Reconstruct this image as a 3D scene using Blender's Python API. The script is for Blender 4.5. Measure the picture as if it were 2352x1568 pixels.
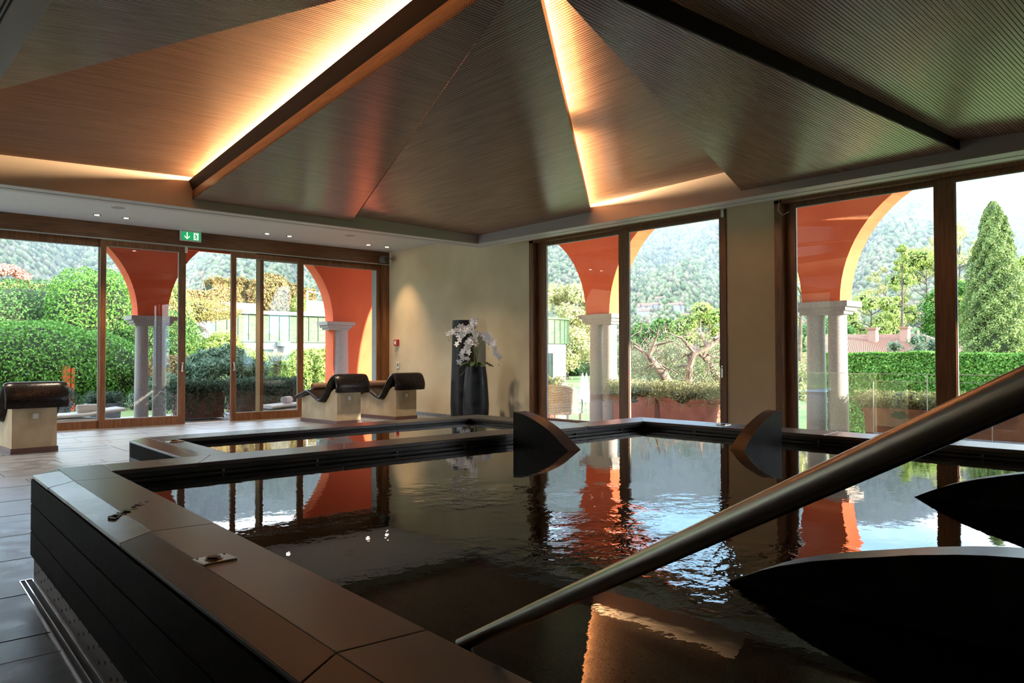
import bpy, bmesh, math, random
import numpy as np
from mathutils import Vector, Matrix
from math import sin, cos, pi, radians, sqrt, atan2, hypot

random.seed(7)
RNG = np.random.default_rng(11)
for o in list(bpy.data.objects):
    bpy.data.objects.remove(o)
SC = bpy.context.scene
COL = SC.collection

# ------------------------------------------------------------------ camera
FPX, PITCH, ROLL, YAW, HC = 1762.6, 0.0194, -0.00217, 0.83425, 1.25
fw = Vector((cos(YAW) * cos(PITCH), sin(YAW) * cos(PITCH), sin(PITCH)))
rt = Vector((sin(YAW), -cos(YAW), 0.0))
up = rt.cross(fw)
rt, up = rt * cos(ROLL) + up * sin(ROLL), -rt * sin(ROLL) + up * cos(ROLL)
cd = bpy.data.cameras.new('camera')
cam = bpy.data.objects.new('camera', cd)
COL.objects.link(cam)
cd.sensor_width = 36.0
cd.lens = 36.0 * FPX / 2352.0
cd.clip_start, cd.clip_end = 0.05, 4000
cam.matrix_world = Matrix(((rt.x, up.x, -fw.x, 0), (rt.y, up.y, -fw.y, 0), (rt.z, up.z, -fw.z, HC), (0, 0, 0, 1)))
SC.camera = cam


def at(px, py, depth):
    """world point at a given depth along the photograph's line of sight"""
    return Vector((0, 0, HC)) + (fw + rt * ((px - 1176) / FPX) - up * ((py - 784) / FPX)) * depth


def aty(px, py, Y):
    d = fw + rt * ((px - 1176) / FPX) - up * ((py - 784) / FPX)
    return Vector((0, 0, HC)) + d * (Y / d.y)


def atx(px, py, X):
    d = fw + rt * ((px - 1176) / FPX) - up * ((py - 784) / FPX)
    return Vector((0, 0, HC)) + d * (X / d.x)


# ------------------------------------------------------------------ colour management, sky and sun
vs = SC.view_settings
vs.view_transform = 'Standard'
vs.look = 'None'
vs.exposure = 1.9
vs.gamma = 1.0
vs.use_curve_mapping = False
SC.cycles.max_bounces = 10
SC.cycles.diffuse_bounces = 7
SC.cycles.glossy_bounces = 5
SC.cycles.transparent_max_bounces = 16
SC.cycles.transmission_bounces = 4
SC.cycles.sample_clamp_indirect = 4.0
SC.cycles.sample_clamp_direct = 10.0
SC.cycles.caustics_reflective = False
SC.cycles.caustics_refractive = False
SC.cycles.use_denoising = True

W = bpy.data.worlds.new('sky')
SC.world = W
W.use_nodes = True
nt = W.node_tree
nt.nodes.clear()
n_out = nt.nodes.new('ShaderNodeOutputWorld')
n_bg = nt.nodes.new('ShaderNodeBackground')
n_tc = nt.nodes.new('ShaderNodeTexCoord')
n_map = nt.nodes.new('ShaderNodeMapping')
n_map.inputs['Scale'].default_value = (1.0, 1.0, 3.2)
n_noise = nt.nodes.new('ShaderNodeTexNoise')
n_noise.inputs['Scale'].default_value = 1.9
n_noise.inputs['Detail'].default_value = 7
n_noise.inputs['Roughness'].default_value = 0.55
n_ramp = nt.nodes.new('ShaderNodeValToRGB')
n_ramp.color_ramp.elements[0].position = 0.44
n_ramp.color_ramp.elements[0].color = (0.30, 0.50, 0.72, 1)
n_ramp.color_ramp.elements[1].position = 0.60
n_ramp.color_ramp.elements[1].color = (0.92, 0.90, 0.90, 1)
nt.links.new(n_tc.outputs['Generated'], n_map.inputs['Vector'])
nt.links.new(n_map.outputs[0], n_noise.inputs['Vector'])
nt.links.new(n_noise.outputs['Fac'], n_ramp.inputs[0])
nt.links.new(n_ramp.outputs[0], n_bg.inputs['Color'])
n_bg.inputs['Strength'].default_value = 2.2
nt.links.new(n_bg.outputs[0], n_out.inputs['Surface'])

SUN_EL = radians(14.8)
sd = Vector((0.342 * cos(SUN_EL), -0.940 * cos(SUN_EL), sin(SUN_EL)))
sl = bpy.data.lights.new('sun', 'SUN')
sl.energy = 5.6
sl.angle = radians(0.6)
sl.color = (1.0, 0.88, 0.70)
so = bpy.data.objects.new('sun', sl)
so.rotation_euler = (-sd).to_track_quat('-Z', 'Y').to_euler()
so.location = (30, -60, 40)
COL.objects.link(so)


# ------------------------------------------------------------------ materials
def mat(name, color=(0.5, 0.5, 0.5), rough=0.5, metal=0.0, spec=0.5, **kw):
    m = bpy.data.materials.new(name)
    m.use_nodes = True
    b = m.node_tree.nodes['Principled BSDF']
    b.inputs['Base Color'].default_value = (*color, 1)
    b.inputs['Roughness'].default_value = rough
    b.inputs['Metallic'].default_value = metal
    b.inputs['Specular IOR Level'].default_value = spec
    for k, v in kw.items():
        b.inputs[k.replace('_', ' ')].default_value = v
    return m


def nodes_of(m):
    return m.node_tree, m.node_tree.nodes['Principled BSDF']


def vary(m, c1, c2, scale=5.0, detail=5, stretch=(1, 1, 1), p0=0.35, p1=0.65, bump=0.0, bscale=None, rough=None, bdist=0.01, coord='Object'):
    """noise between two colours, optional bump and roughness variation"""
    t, b = nodes_of(m)
    tc = t.nodes.new('ShaderNodeTexCoord')
    mp = t.nodes.new('ShaderNodeMapping')
    mp.inputs['Scale'].default_value = stretch
    t.links.new(tc.outputs[coord], mp.inputs[0])
    n = t.nodes.new('ShaderNodeTexNoise')
    n.inputs['Scale'].default_value = scale
    n.inputs['Detail'].default_value = detail
    t.links.new(mp.outputs[0], n.inputs['Vector'])
    r = t.nodes.new('ShaderNodeValToRGB')
    r.color_ramp.elements[0].position = p0
    r.color_ramp.elements[0].color = (*c1, 1)
    r.color_ramp.elements[1].position = p1
    r.color_ramp.elements[1].color = (*c2, 1)
    t.links.new(n.outputs['Fac'], r.inputs[0])
    t.links.new(r.outputs[0], b.inputs['Base Color'])
    if rough:
        mr = t.nodes.new('ShaderNodeMapRange')
        mr.inputs['From Min'].default_value = 0.3
        mr.inputs['From Max'].default_value = 0.7
        mr.inputs['To Min'].default_value, mr.inputs['To Max'].default_value = rough
        t.links.new(n.outputs['Fac'], mr.inputs[0])
        t.links.new(mr.outputs[0], b.inputs['Roughness'])
    if bump:
        n2 = t.nodes.new('ShaderNodeTexNoise')
        n2.inputs['Scale'].default_value = bscale or scale * 6
        n2.inputs['Detail'].default_value = 4
        t.links.new(mp.outputs[0], n2.inputs['Vector'])
        bp_ = t.nodes.new('ShaderNodeBump')
        bp_.inputs['Strength'].default_value = bump
        bp_.inputs['Distance'].default_value = bdist
        t.links.new(n2.outputs['Fac'], bp_.inputs['Height'])
        t.links.new(bp_.outputs[0], b.inputs['Normal'])
    return m


def slat_mat(name, axis, gloss=1.0):
    """reeded timber: fine grooves running along X ('x') or Y ('y')"""
    m = mat(name, (0.2, 0.1, 0.05), 0.27, 0, 0.8)
    t, b = nodes_of(m)
    tc = t.nodes.new('ShaderNodeTexCoord')
    sp = t.nodes.new('ShaderNodeSeparateXYZ')
    t.links.new(tc.outputs['Object'], sp.inputs[0])
    k = t.nodes.new('ShaderNodeMath'); k.operation = 'MULTIPLY'
    k.inputs[1].default_value = 1 / 0.030
    t.links.new(sp.outputs['Y' if axis == 'x' else 'X'], k.inputs[0])
    fr = t.nodes.new('ShaderNodeMath'); fr.operation = 'FRACT'
    t.links.new(k.outputs[0], fr.inputs[0])
    pp = t.nodes.new('ShaderNodeMath'); pp.operation = 'PINGPONG'; pp.inputs[1].default_value = 0.5
    t.links.new(fr.outputs[0], pp.inputs[0])
    gr = t.nodes.new('ShaderNodeMapRange')
    gr.inputs['From Min'].default_value = 0.05
    gr.inputs['From Max'].default_value = 0.15
    t.links.new(pp.outputs[0], gr.inputs[0])
    mp = t.nodes.new('ShaderNodeMapping')
    mp.inputs['Scale'].default_value = (0.7, 14, 14) if axis == 'x' else (14, 0.7, 14)
    t.links.new(tc.outputs['Object'], mp.inputs[0])
    n = t.nodes.new('ShaderNodeTexNoise'); n.inputs['Scale'].default_value = 2.2; n.inputs['Detail'].default_value = 4
    t.links.new(mp.outputs[0], n.inputs['Vector'])
    r = t.nodes.new('ShaderNodeValToRGB')
    r.color_ramp.elements[0].position = 0.3; r.color_ramp.elements[0].color = (0.27, 0.148, 0.088, 1)
    r.color_ramp.elements[1].position = 0.7; r.color_ramp.elements[1].color = (0.42, 0.240, 0.150, 1)
    t.links.new(n.outputs['Fac'], r.inputs[0])
    mx = t.nodes.new('ShaderNodeMix'); mx.data_type = 'RGBA'
    mx.inputs['A'].default_value = (0.012, 0.007, 0.004, 1)
    t.links.new(gr.outputs[0], mx.inputs['Factor'])
    t.links.new(r.outputs[0], mx.inputs['B'])
    t.links.new(mx.outputs['Result'], b.inputs['Base Color'])
    bp_ = t.nodes.new('ShaderNodeBump'); bp_.inputs['Strength'].default_value = 0.25; bp_.inputs['Distance'].default_value = 0.004
    t.links.new(gr.outputs[0], bp_.inputs['Height'])
    t.links.new(bp_.outputs[0], b.inputs['Normal'])
    sm = t.nodes.new('ShaderNodeMath'); sm.operation = 'MULTIPLY'; sm.inputs[1].default_value = 0.85 * gloss
    t.links.new(gr.outputs[0], sm.inputs[0]); t.links.new(sm.outputs[0], b.inputs['Specular IOR Level'])
    b.inputs['Anisotropic'].default_value = 0.8
    b.inputs['Roughness'].default_value = 0.27 if gloss == 1 else 0.5
    cx = t.nodes.new('ShaderNodeCombineXYZ')
    cx.inputs[1 if axis == 'x' else 0].default_value = 1.0
    t.links.new(cx.outputs[0], b.inputs['Tangent'])
    return m


def leaf_mat(name, cols, trans=0.25, rough=0.55):
    """leaf colour varies leaf by leaf (random per island)"""
    m = mat(name, cols[0], rough, 0, 0.3)
    t, b = nodes_of(m)
    g = t.nodes.new('ShaderNodeNewGeometry')
    r = t.nodes.new('ShaderNodeValToRGB')
    els = r.color_ramp.elements
    els[0].position = 0; els[0].color = (*cols[0], 1)
    els[1].position = 1; els[1].color = (*cols[-1], 1)
    for i, c in enumerate(cols[1:-1]):
        e = els.new((i + 1) / (len(cols) - 1)); e.color = (*c, 1)
    t.links.new(g.outputs['Random Per Island'], r.inputs[0])
    t.links.new(r.outputs[0], b.inputs['Base Color'])
    if trans:
        tr = t.nodes.new('ShaderNodeBsdfTranslucent')
        t.links.new(r.outputs[0], tr.inputs['Color'])
        ms = t.nodes.new('ShaderNodeMixShader'); ms.inputs[0].default_value = trans
        t.links.new(b.outputs[0], ms.inputs[1]); t.links.new(tr.outputs[0], ms.inputs[2])
        t.links.new(ms.outputs[0], t.nodes['Material Output'].inputs['Surface'])
    return m


def glass_mat(name, tint=(0.975, 0.985, 0.98), refl=1.0):
    m = bpy.data.materials.new(name); m.use_nodes = True
    t = m.node_tree; t.nodes.clear()
    o = t.nodes.new('ShaderNodeOutputMaterial')
    tr = t.nodes.new('ShaderNodeBsdfTransparent'); tr.inputs[0].default_value = (*tint, 1)
    gl = t.nodes.new('ShaderNodeBsdfGlossy'); gl.inputs['Roughness'].default_value = 0.0
    f = t.nodes.new('ShaderNodeFresnel'); f.inputs['IOR'].default_value = 1.45
    k = t.nodes.new('ShaderNodeMath'); k.operation = 'MULTIPLY'; k.inputs[1].default_value = refl
    ge = t.nodes.new('ShaderNodeNewGeometry')
    io = t.nodes.new('ShaderNodeMapRange')
    io.inputs['To Min'].default_value = 1.45; io.inputs['To Max'].default_value = 1 / 1.45
    t.links.new(ge.outputs['Backfacing'], io.inputs[0]); t.links.new(io.outputs[0], f.inputs['IOR'])
    ms = t.nodes.new('ShaderNodeMixShader')
    t.links.new(f.outputs[0], k.inputs[0]); t.links.new(k.outputs[0], ms.inputs[0])
    t.links.new(tr.outputs[0], ms.inputs[1]); t.links.new(gl.outputs[0], ms.inputs[2])
    t.links.new(ms.outputs[0], o.inputs['Surface'])
    return m


def emit_mat(name, color, strength):
    m = bpy.data.materials.new(name); m.use_nodes = True
    t = m.node_tree; t.nodes.clear()
    o = t.nodes.new('ShaderNodeOutputMaterial'); e = t.nodes.new('ShaderNodeEmission')
    e.inputs[0].default_value = (*color, 1); e.inputs[1].default_value = strength
    t.links.new(e.outputs[0], o.inputs['Surface'])
    return m


M = {}
M['slat_x'] = slat_mat('reeded_timber_x', 'x')
M['slat_matt'] = slat_mat('reeded_timber_matt', 'x', 0.45)
M['slat_y'] = slat_mat('reeded_timber_y', 'y')
M['oak'] = vary(mat('stained_oak_frame', rough=0.42), (0.135, 0.052, 0.018), (0.24, 0.098, 0.034), 3, 5, (12, 12, 1))
M['oak_h'] = vary(mat('stained_oak_board', rough=0.42), (0.10, 0.040, 0.014), (0.18, 0.074, 0.026), 3, 5, (1, 1, 14))
M['shade_toned_timber'] = mat('shade_toned_timber', (0.012, 0.007, 0.004), 0.6, 0, 0.15)  # unlit lip faces: their shade is put into this near-black colour
M['grey_seal'] = mat('grey_window_seal', (0.45, 0.46, 0.45), 0.4)
M['plaster'] = vary(mat('ochre_plaster', rough=0.75), (0.60, 0.49, 0.31), (0.76, 0.64, 0.43), 1.1, 6, p0=0.3, p1=0.7, bump=0.12, bscale=9)
M['stucco'] = vary(mat('lounger_stucco', rough=0.7), (0.52, 0.40, 0.25), (0.66, 0.54, 0.36), 4, 5, bump=0.12, bscale=40)
M['soffit'] = vary(mat('perforated_soffit', rough=0.8), (0.66, 0.64, 0.62), (0.74, 0.72, 0.70), 60, 2)
M['fascia'] = mat('grey_fascia', (0.42, 0.38, 0.35), 0.7)
M['rim'] = mat('white_rim', (0.60, 0.57, 0.55), 0.55)
M['slot'] = mat('black_slot', (0.006, 0.006, 0.007), 0.6)
M['slate'] = vary(mat('slate_floor', rough=0.35, spec=0.9), (0.13, 0.142, 0.160), (0.25, 0.268, 0.295), 6, 8, bump=0.4, bscale=60, rough=(0.32, 0.44), bdist=0.002)
M['grout'] = mat('slate_joint', (0.025, 0.027, 0.03), 0.8)
M['coping'] = vary(mat('pool_stone', rough=0.25, spec=0.75), (0.10, 0.10, 0.10), (0.155, 0.155, 0.155), 2.2, 8, bump=0.3, bscale=70, rough=(0.27, 0.34), bdist=0.0015)
M['coping_pale'] = vary(mat('pale_pool_stone', rough=0.22, spec=0.7), (0.15, 0.15, 0.145), (0.21, 0.21, 0.20), 3.2, 7, bump=0.2, bscale=60, rough=(0.19, 0.23), bdist=0.0015)
M['coping_band'] = vary(mat('pool_stone_band', rough=0.4, spec=0.18), (0.050, 0.052, 0.056), (0.080, 0.083, 0.088), 3.2, 7, bump=0.2, bscale=60, rough=(0.30, 0.36), bdist=0.002)
M['cladding'] = vary(mat('dark_stone_cladding', rough=0.55, spec=0.03), (0.005, 0.004, 0.0033), (0.011, 0.009, 0.0075), 3, 6, bump=0.15, bscale=20)
M['pool_black'] = vary(mat('pool_inner_stone', rough=0.3, spec=0.3), (0.006, 0.008, 0.010), (0.014, 0.017, 0.021), 5, 6, bump=0.1, bscale=30)
M['ledge'] = vary(mat('pool_ledge_stone', rough=0.3, spec=0.6), (0.030, 0.036, 0.042), (0.055, 0.064, 0.072), 5, 6)
M['fin_top'] = vary(mat('fin_stone_edge', rough=0.33, spec=0.6), (0.06, 0.042, 0.034), (0.10, 0.07, 0.056), 6, 5)
M['fin'] = vary(mat('fin_stone_face', rough=0.45, spec=0.15), (0.006, 0.007, 0.010), (0.016, 0.019, 0.025), 9, 8, bump=0.15, bscale=60)
M['steel'] = mat('brushed_steel', (0.46, 0.42, 0.37), 0.27, 1.0)
M['chrome'] = mat('polished_steel', (0.62, 0.60, 0.58), 0.16, 1.0)
M['perf'] = mat('perforated_metal', (0.33, 0.33, 0.32), 0.42, 0.6)
M['terracotta_wall'] = vary(mat('terracotta_render', rough=0.85), (0.78, 0.125, 0.045), (0.86, 0.165, 0.062), 1.3, 6, bump=0.05, bscale=40)
M['granite'] = vary(mat('pale_granite', rough=0.7), (0.36, 0.315, 0.30), (0.50, 0.44, 0.42), 70, 3, p0=0.4, p1=0.6)
M['granite_wall'] = mat('grey_render', (0.42, 0.47, 0.50), 0.8)
M['paving'] = vary(mat('terrace_paving', rough=0.5), (0.25, 0.25, 0.27), (0.35, 0.35, 0.37), 5, 5)
M['glass'] = glass_mat('window_glass')
M['rail_glass'] = glass_mat('balustrade_glass', (0.92, 0.95, 0.93), 1.1)
M['glass_edge'] = mat('glass_edge', (0.65, 0.62, 0.55), 0.2)
M['white'] = mat('white_plastic', (0.78, 0.78, 0.76), 0.4)
M['white_fabric'] = vary(mat('white_cushion', rough=0.9), (0.70, 0.71, 0.72), (0.78, 0.79, 0.80), 20, 3)
M['towel_white'] = vary(mat('white_towel', rough=0.95), (0.68, 0.68, 0.68), (0.82, 0.82, 0.81), 60, 3, bump=0.4, bscale=200)
M['towel_brown'] = vary(mat('brown_towel', rough=0.95), (0.22, 0.13, 0.09), (0.32, 0.20, 0.14), 60, 3, bump=0.4, bscale=200)
M['mosaic'] = vary(mat('black_mosaic', rough=0.22, spec=0.3), (0.005, 0.004, 0.004), (0.018, 0.012, 0.010), 55, 2, bump=0.5, bscale=85, bdist=0.002)
M['vase'] = vary(mat('black_ceramic', rough=0.42, spec=0.3), (0.006, 0.007, 0.009), (0.020, 0.022, 0.026), 6, 7, rough=(0.3, 0.5))
M['red'] = mat('red_plastic', (0.45, 0.02, 0.015), 0.35)
M['black'] = mat('black_plastic', (0.02, 0.02, 0.02), 0.4)
M['sign_green'] = emit_mat('exit_sign_green', (0.01, 0.22, 0.07), 0.5)
M['sign_white'] = emit_mat('exit_sign_white', (0.75, 0.85, 0.75), 0.35)
M['lamp'] = emit_mat('downlight_and_fill_lens', (1.0, 0.85, 0.65), 14)
M['petal'] = mat('white_petal', (0.88, 0.86, 0.88), 0.5, Subsurface_Weight=0.0)
M['stem'] = mat('orchid_green', (0.12, 0.20, 0.05), 0.5)
M['orchid_leaf'] = mat('orchid_leaf', (0.06, 0.11, 0.03), 0.35)
M['moss'] = mat('orchid_soil', (0.05, 0.035, 0.025), 0.9)
M['bark'] = vary(mat('pale_bark', rough=0.85), (0.12, 0.085, 0.065), (0.30, 0.23, 0.18), 9, 6, (1, 1, 0.4), bump=0.5, bscale=25)
M['bark_dark'] = vary(mat('dark_bark', rough=0.9), (0.07, 0.055, 0.04), (0.15, 0.12, 0.09), 4, 5)
M['pot'] = vary(mat('terracotta_planter', rough=0.8), (0.33, 0.095, 0.06), (0.48, 0.16, 0.105), 4, 5)
M['pot_pink'] = vary(mat('weathered_planter', rough=0.8), (0.24, 0.10, 0.09), (0.40, 0.20, 0.18), 4, 5)
M['lawn'] = vary(mat('lawn', rough=0.9), (0.08, 0.13, 0.035), (0.15, 0.23, 0.07), 0.25, 8)
M['patina'] = vary(mat('copper_patina', rough=0.6), (0.03, 0.068, 0.034), (0.09, 0.155, 0.078), 3.5, 6, (1.2, 1.2, 2.2), 0.3, 0.62)
M['patina_seam'] = mat('standing_seam', (0.05, 0.09, 0.06), 0.6)
M['render_white'] = mat('white_render', (0.42, 0.41, 0.40), 0.8)
M['render_grey'] = mat('taupe_render', (0.38, 0.33, 0.30), 0.8)
M['dark_glass'] = mat('dark_window', (0.02, 0.03, 0.025), 0.1)
M['roof_tile'] = mat('roof_tile', (0.27, 0.135, 0.095), 0.8)
M['wicker'] = vary(mat('cream_wicker', rough=0.7), (0.46, 0.34, 0.24), (0.62, 0.50, 0.38), 30, 3)
M['cushion_grey'] = mat('grey_cushion', (0.20, 0.22, 0.26), 0.9)
M['stone_wall'] = vary(mat('grey_stone_wall', rough=0.9), (0.28, 0.28, 0.27), (0.46, 0.45, 0.43), 3, 6)
# foliage colours
M['box'] = leaf_mat('boxwood_leaf', [(0.05, 0.15, 0.02), (0.10, 0.27, 0.04), (0.22, 0.42, 0.08)])
M['box_dark'] = leaf_mat('dark_hedge_leaf', [(0.03, 0.09, 0.025), (0.07, 0.19, 0.045), (0.14, 0.29, 0.07)])
M['golden'] = leaf_mat('golden_hedge_leaf', [(0.26, 0.30, 0.07), (0.46, 0.40, 0.14), (0.44, 0.26, 0.12)])
M['rust'] = leaf_mat('rusty_hedge_leaf', [(0.13, 0.16, 0.05), (0.34, 0.27, 0.11), (0.36, 0.19, 0.11), (0.20, 0.25, 0.07)])
M['lime'] = leaf_mat('lime_shrub_leaf', [(0.16, 0.30, 0.05), (0.36, 0.46, 0.12), (0.50, 0.54, 0.20)])
M['blush'] = leaf_mat('blush_shrub_leaf', [(0.22, 0.28, 0.10), (0.44, 0.44, 0.18), (0.46, 0.32, 0.26), (0.26, 0.36, 0.12)])
M['blue_green'] = leaf_mat('blue_green_leaf', [(0.05, 0.11, 0.07), (0.11, 0.20, 0.13), (0.20, 0.30, 0.20)])
M['trailing'] = leaf_mat('trailing_leaf', [(0.05, 0.10, 0.065), (0.10, 0.17, 0.11), (0.17, 0.25, 0.16)])
M['rosemary'] = leaf_mat('rosemary_leaf', [(0.16, 0.18, 0.07), (0.34, 0.34, 0.16), (0.50, 0.46, 0.28)])
M['olive'] = leaf_mat('grey_green_leaf', [(0.13, 0.18, 0.09), (0.28, 0.33, 0.18), (0.42, 0.42, 0.28)])
M['fresh'] = leaf_mat('spring_leaf', [(0.16, 0.28, 0.05), (0.34, 0.44, 0.10), (0.52, 0.56, 0.20)])
M['pale_tree'] = leaf_mat('pale_spring_leaf', [(0.34, 0.40, 0.16), (0.54, 0.54, 0.26), (0.60, 0.50, 0.28)])
M['cypress'] = leaf_mat('cypress_leaf', [(0.05, 0.11, 0.03), (0.16, 0.25, 0.06), (0.38, 0.46, 0.16)])
M['pink'] = leaf_mat('pink_maple_leaf', [(0.55, 0.26, 0.20), (0.68, 0.38, 0.30)])
M['forest'] = leaf_mat('mountain_forest', [(0.05, 0.085, 0.035), (0.11, 0.16, 0.06), (0.20, 0.23, 0.10), (0.24, 0.20, 0.14), (0.13, 0.20, 0.06)], trans=0)
M['hill'] = vary(mat('mountain_ground', rough=1.0), (0.07, 0.10, 0.04), (0.17, 0.16, 0.09), 0.02, 8)

# water: dark dielectric, ripples strongest over the massage jets
mw = mat('pool_water', (0.004, 0.007, 0.009), 0.0, 0, 0.5, IOR=1.333)
t, b = nodes_of(mw)
tc = t.nodes.new('ShaderNodeTexCoord')
n1 = t.nodes.new('ShaderNodeTexNoise'); n1.inputs['Scale'].default_value = 13; n1.inputs['Detail'].default_value = 3
n2 = t.nodes.new('ShaderNodeTexNoise'); n2.inputs['Scale'].default_value = 1.6; n2.inputs['Detail'].default_value = 2
t.links.new(tc.outputs['Object'], n1.inputs['Vector']); t.links.new(tc.outputs['Object'], n2.inputs['Vector'])
acc = None
for jx, jy, jr in ((2.75, 2.45, 1.0), (2.45, 1.75, .9), (2.6, 3.1, .8), (2.3, 1.1, .7)):      # massage jets stirring the surface
    dist = t.nodes.new('ShaderNodeVectorMath'); dist.operation = 'DISTANCE'
    dist.inputs[1].default_value = (jx, jy, 0.525)
    t.links.new(tc.outputs['Object'], dist.inputs[0])
    mr = t.nodes.new('ShaderNodeMapRange'); mr.interpolation_type = 'SMOOTHSTEP'
    mr.inputs['From Min'].default_value = jr; mr.inputs['From Max'].default_value = jr * .25
    t.links.new(dist.outputs['Value'], mr.inputs[0])
    if acc is None: acc = mr
    else:
        ad = t.nodes.new('ShaderNodeMath'); ad.operation = 'MAXIMUM'
        t.links.new(acc.outputs[0], ad.inputs[0]); t.links.new(mr.outputs[0], ad.inputs[1]); acc = ad
sw = t.nodes.new('ShaderNodeMapRange'); sw.inputs['From Min'].default_value = .42; sw.inputs['From Max'].default_value = .6
t.links.new(n2.outputs['Fac'], sw.inputs[0])
m0 = t.nodes.new('ShaderNodeMath'); m0.operation = 'MULTIPLY_ADD'; m0.inputs[2].default_value = 0.05
t.links.new(acc.outputs[0], m0.inputs[0]); t.links.new(sw.outputs[0], m0.inputs[1])
mm = t.nodes.new('ShaderNodeMath'); mm.operation = 'MULTIPLY'
t.links.new(n1.outputs['Fac'], mm.inputs[0]); t.links.new(m0.outputs[0], mm.inputs[1])
bp_ = t.nodes.new('ShaderNodeBump'); bp_.inputs['Strength'].default_value = 1.0; bp_.inputs['Distance'].default_value = 0.006
t.links.new(mm.outputs[0], bp_.inputs['Height']); t.links.new(bp_.outputs[0], b.inputs['Normal'])
M['water'] = mw


# ------------------------------------------------------------------ mesh helpers
def link(name, me, m=None, parent=None, smooth=False):
    o = bpy.data.objects.new(name, me)
    if m is not None:
        me.materials.clear()
        me.materials.append(m)
    if parent is not None:
        o.parent = parent
    COL.objects.link(o)
    if smooth:
        me.polygons.foreach_set('use_smooth', [True] * len(me.polygons))
    return o


def tag(o, label=None, cat=None, group=None, kind=None):
    if label: o['label'] = label
    if cat: o['category'] = cat
    if group: o['group'] = group
    if kind: o['kind'] = kind
    return o


def empty(name, loc=(0, 0, 0), rz=0.0, **kw):
    o = bpy.data.objects.new(name, None)
    o.empty_display_size = 0.2
    o.location = loc
    o.rotation_euler = (0, 0, rz)
    COL.objects.link(o)
    return tag(o, **kw)


def part(o, parent):
    """parent an object built in world coordinates under a placed empty"""
    o.parent = parent
    o.matrix_parent_inverse = Matrix.LocRotScale(parent.location, parent.rotation_euler, None).inverted()
    return o


def copy_tree(o, parent=None):
    c = o.copy(); COL.objects.link(c)
    if parent is not None:
        mpi = c.matrix_parent_inverse.copy(); c.parent = parent; c.matrix_parent_inverse = mpi
    for ch in [x for x in o.children]:
        copy_tree(ch, c)
    return c


class MB:
    def __init__(s):
        s.v, s.f, s.mi = [], [], []

    def add(s, vs_, fs_):
        n = len(s.v)
        s.v += [tuple(p) for p in vs_]
        s.f += [tuple(i + n for i in f) for f in fs_]
        return s

    def box(s, x0, x1, y0, y1, z0, z1):
        return s.add([(x0, y0, z0), (x1, y0, z0), (x1, y1, z0), (x0, y1, z0), (x0, y0, z1), (x1, y0, z1), (x1, y1, z1), (x0, y1, z1)],
                     [(0, 3, 2, 1), (4, 5, 6, 7), (0, 1, 5, 4), (1, 2, 6, 5), (2, 3, 7, 6), (3, 0, 4, 7)])

    def prism(s, poly, z0, z1):
        """poly: list of (x, y); z0/z1 number or per-vertex lists"""
        n = len(poly)
        a = z0 if isinstance(z0, (list, tuple)) else [z0] * n
        c = z1 if isinstance(z1, (list, tuple)) else [z1] * n
        v = [(p[0], p[1], a[i]) for i, p in enumerate(poly)] + [(p[0], p[1], c[i]) for i, p in enumerate(poly)]
        f = [tuple(range(n - 1, -1, -1)), tuple(range(n, 2 * n))]
        f += [(i, (i + 1) % n, (i + 1) % n + n, i + n) for i in range(n)]
        return s.add(v, f)

    def extrude(s, pts, d):
        """closed planar 3D polygon pushed along vector d"""
        n = len(pts); d = Vector(d)
        v = [Vector(p) for p in pts] + [Vector(p) + d for p in pts]
        f = [tuple(range(n - 1, -1, -1)), tuple(range(n, 2 * n))]
        f += [(i, (i + 1) % n, (i + 1) % n + n, i + n) for i in range(n)]
        return s.add(v, f)

    def tube(s, pts, r, seg=10, cap=True):
        pts = [Vector(p) for p in pts]
        rr = r if isinstance(r, (list, tuple)) else [r] * len(pts)
        base = len(s.v)
        prev = None
        for i, p in enumerate(pts):
            d = (pts[min(i + 1, len(pts) - 1)] - pts[max(i - 1, 0)]).normalized()
            a = Vector((0, 0, 1)) if abs(d.z) < 0.9 else Vector((1, 0, 0))
            u = d.cross(a).normalized() if prev is None else (prev - d * prev.dot(d)).normalized()
            prev = u
            w = d.cross(u)
            for k in range(seg):
                t_ = 2 * pi * k / seg
                s.v.append(tuple(p + (u * cos(t_) + w * sin(t_)) * rr[i]))
        for i in range(len(pts) - 1):
            for k in range(seg):
                a0 = base + i * seg + k; a1 = base + i * seg + (k + 1) % seg
                s.f.append((a0, a1, a1 + seg, a0 + seg))
        if cap:
            s.f.append(tuple(base + k for k in range(seg - 1, -1, -1)))
            e = base + (len(pts) - 1) * seg
            s.f.append(tuple(e + k for k in range(seg)))
        return s

    def lathe(s, prof, c=(0, 0, 0), seg=28):
        base = len(s.v)
        for r, z in prof:
            for k in range(seg):
                t_ = 2 * pi * k / seg
                s.v.append((c[0] + r * cos(t_), c[1] + r * sin(t_), c[2] + z))
        for i in range(len(prof) - 1):
            for k in range(seg):
                a0 = base + i * seg + k; a1 = base + i * seg + (k + 1) % seg
                s.f.append((a0, a1, a1 + seg, a0 + seg))
        s.f.append(tuple(base + k for k in range(seg - 1, -1, -1)))
        e = base + (len(prof) - 1) * seg
        s.f.append(tuple(e + k for k in range(seg)))
        return s

    def build(s, name, m, parent=None, smooth=False, bevel=0.0):
        me = bpy.data.meshes.new(name)
        me.from_pydata(s.v, [], s.f)
        me.validate(); me.update()
        o = link(name, me, m, None, smooth)
        if parent is not None:
            part(o, parent)
        if bevel:
            bv = o.modifiers.new('bevel', 'BEVEL'); bv.width = bevel; bv.segments = 2; bv.limit_method = 'ANGLE'
        if smooth:
            me.set_sharp_from_angle(angle=radians(40))
        return o


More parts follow.
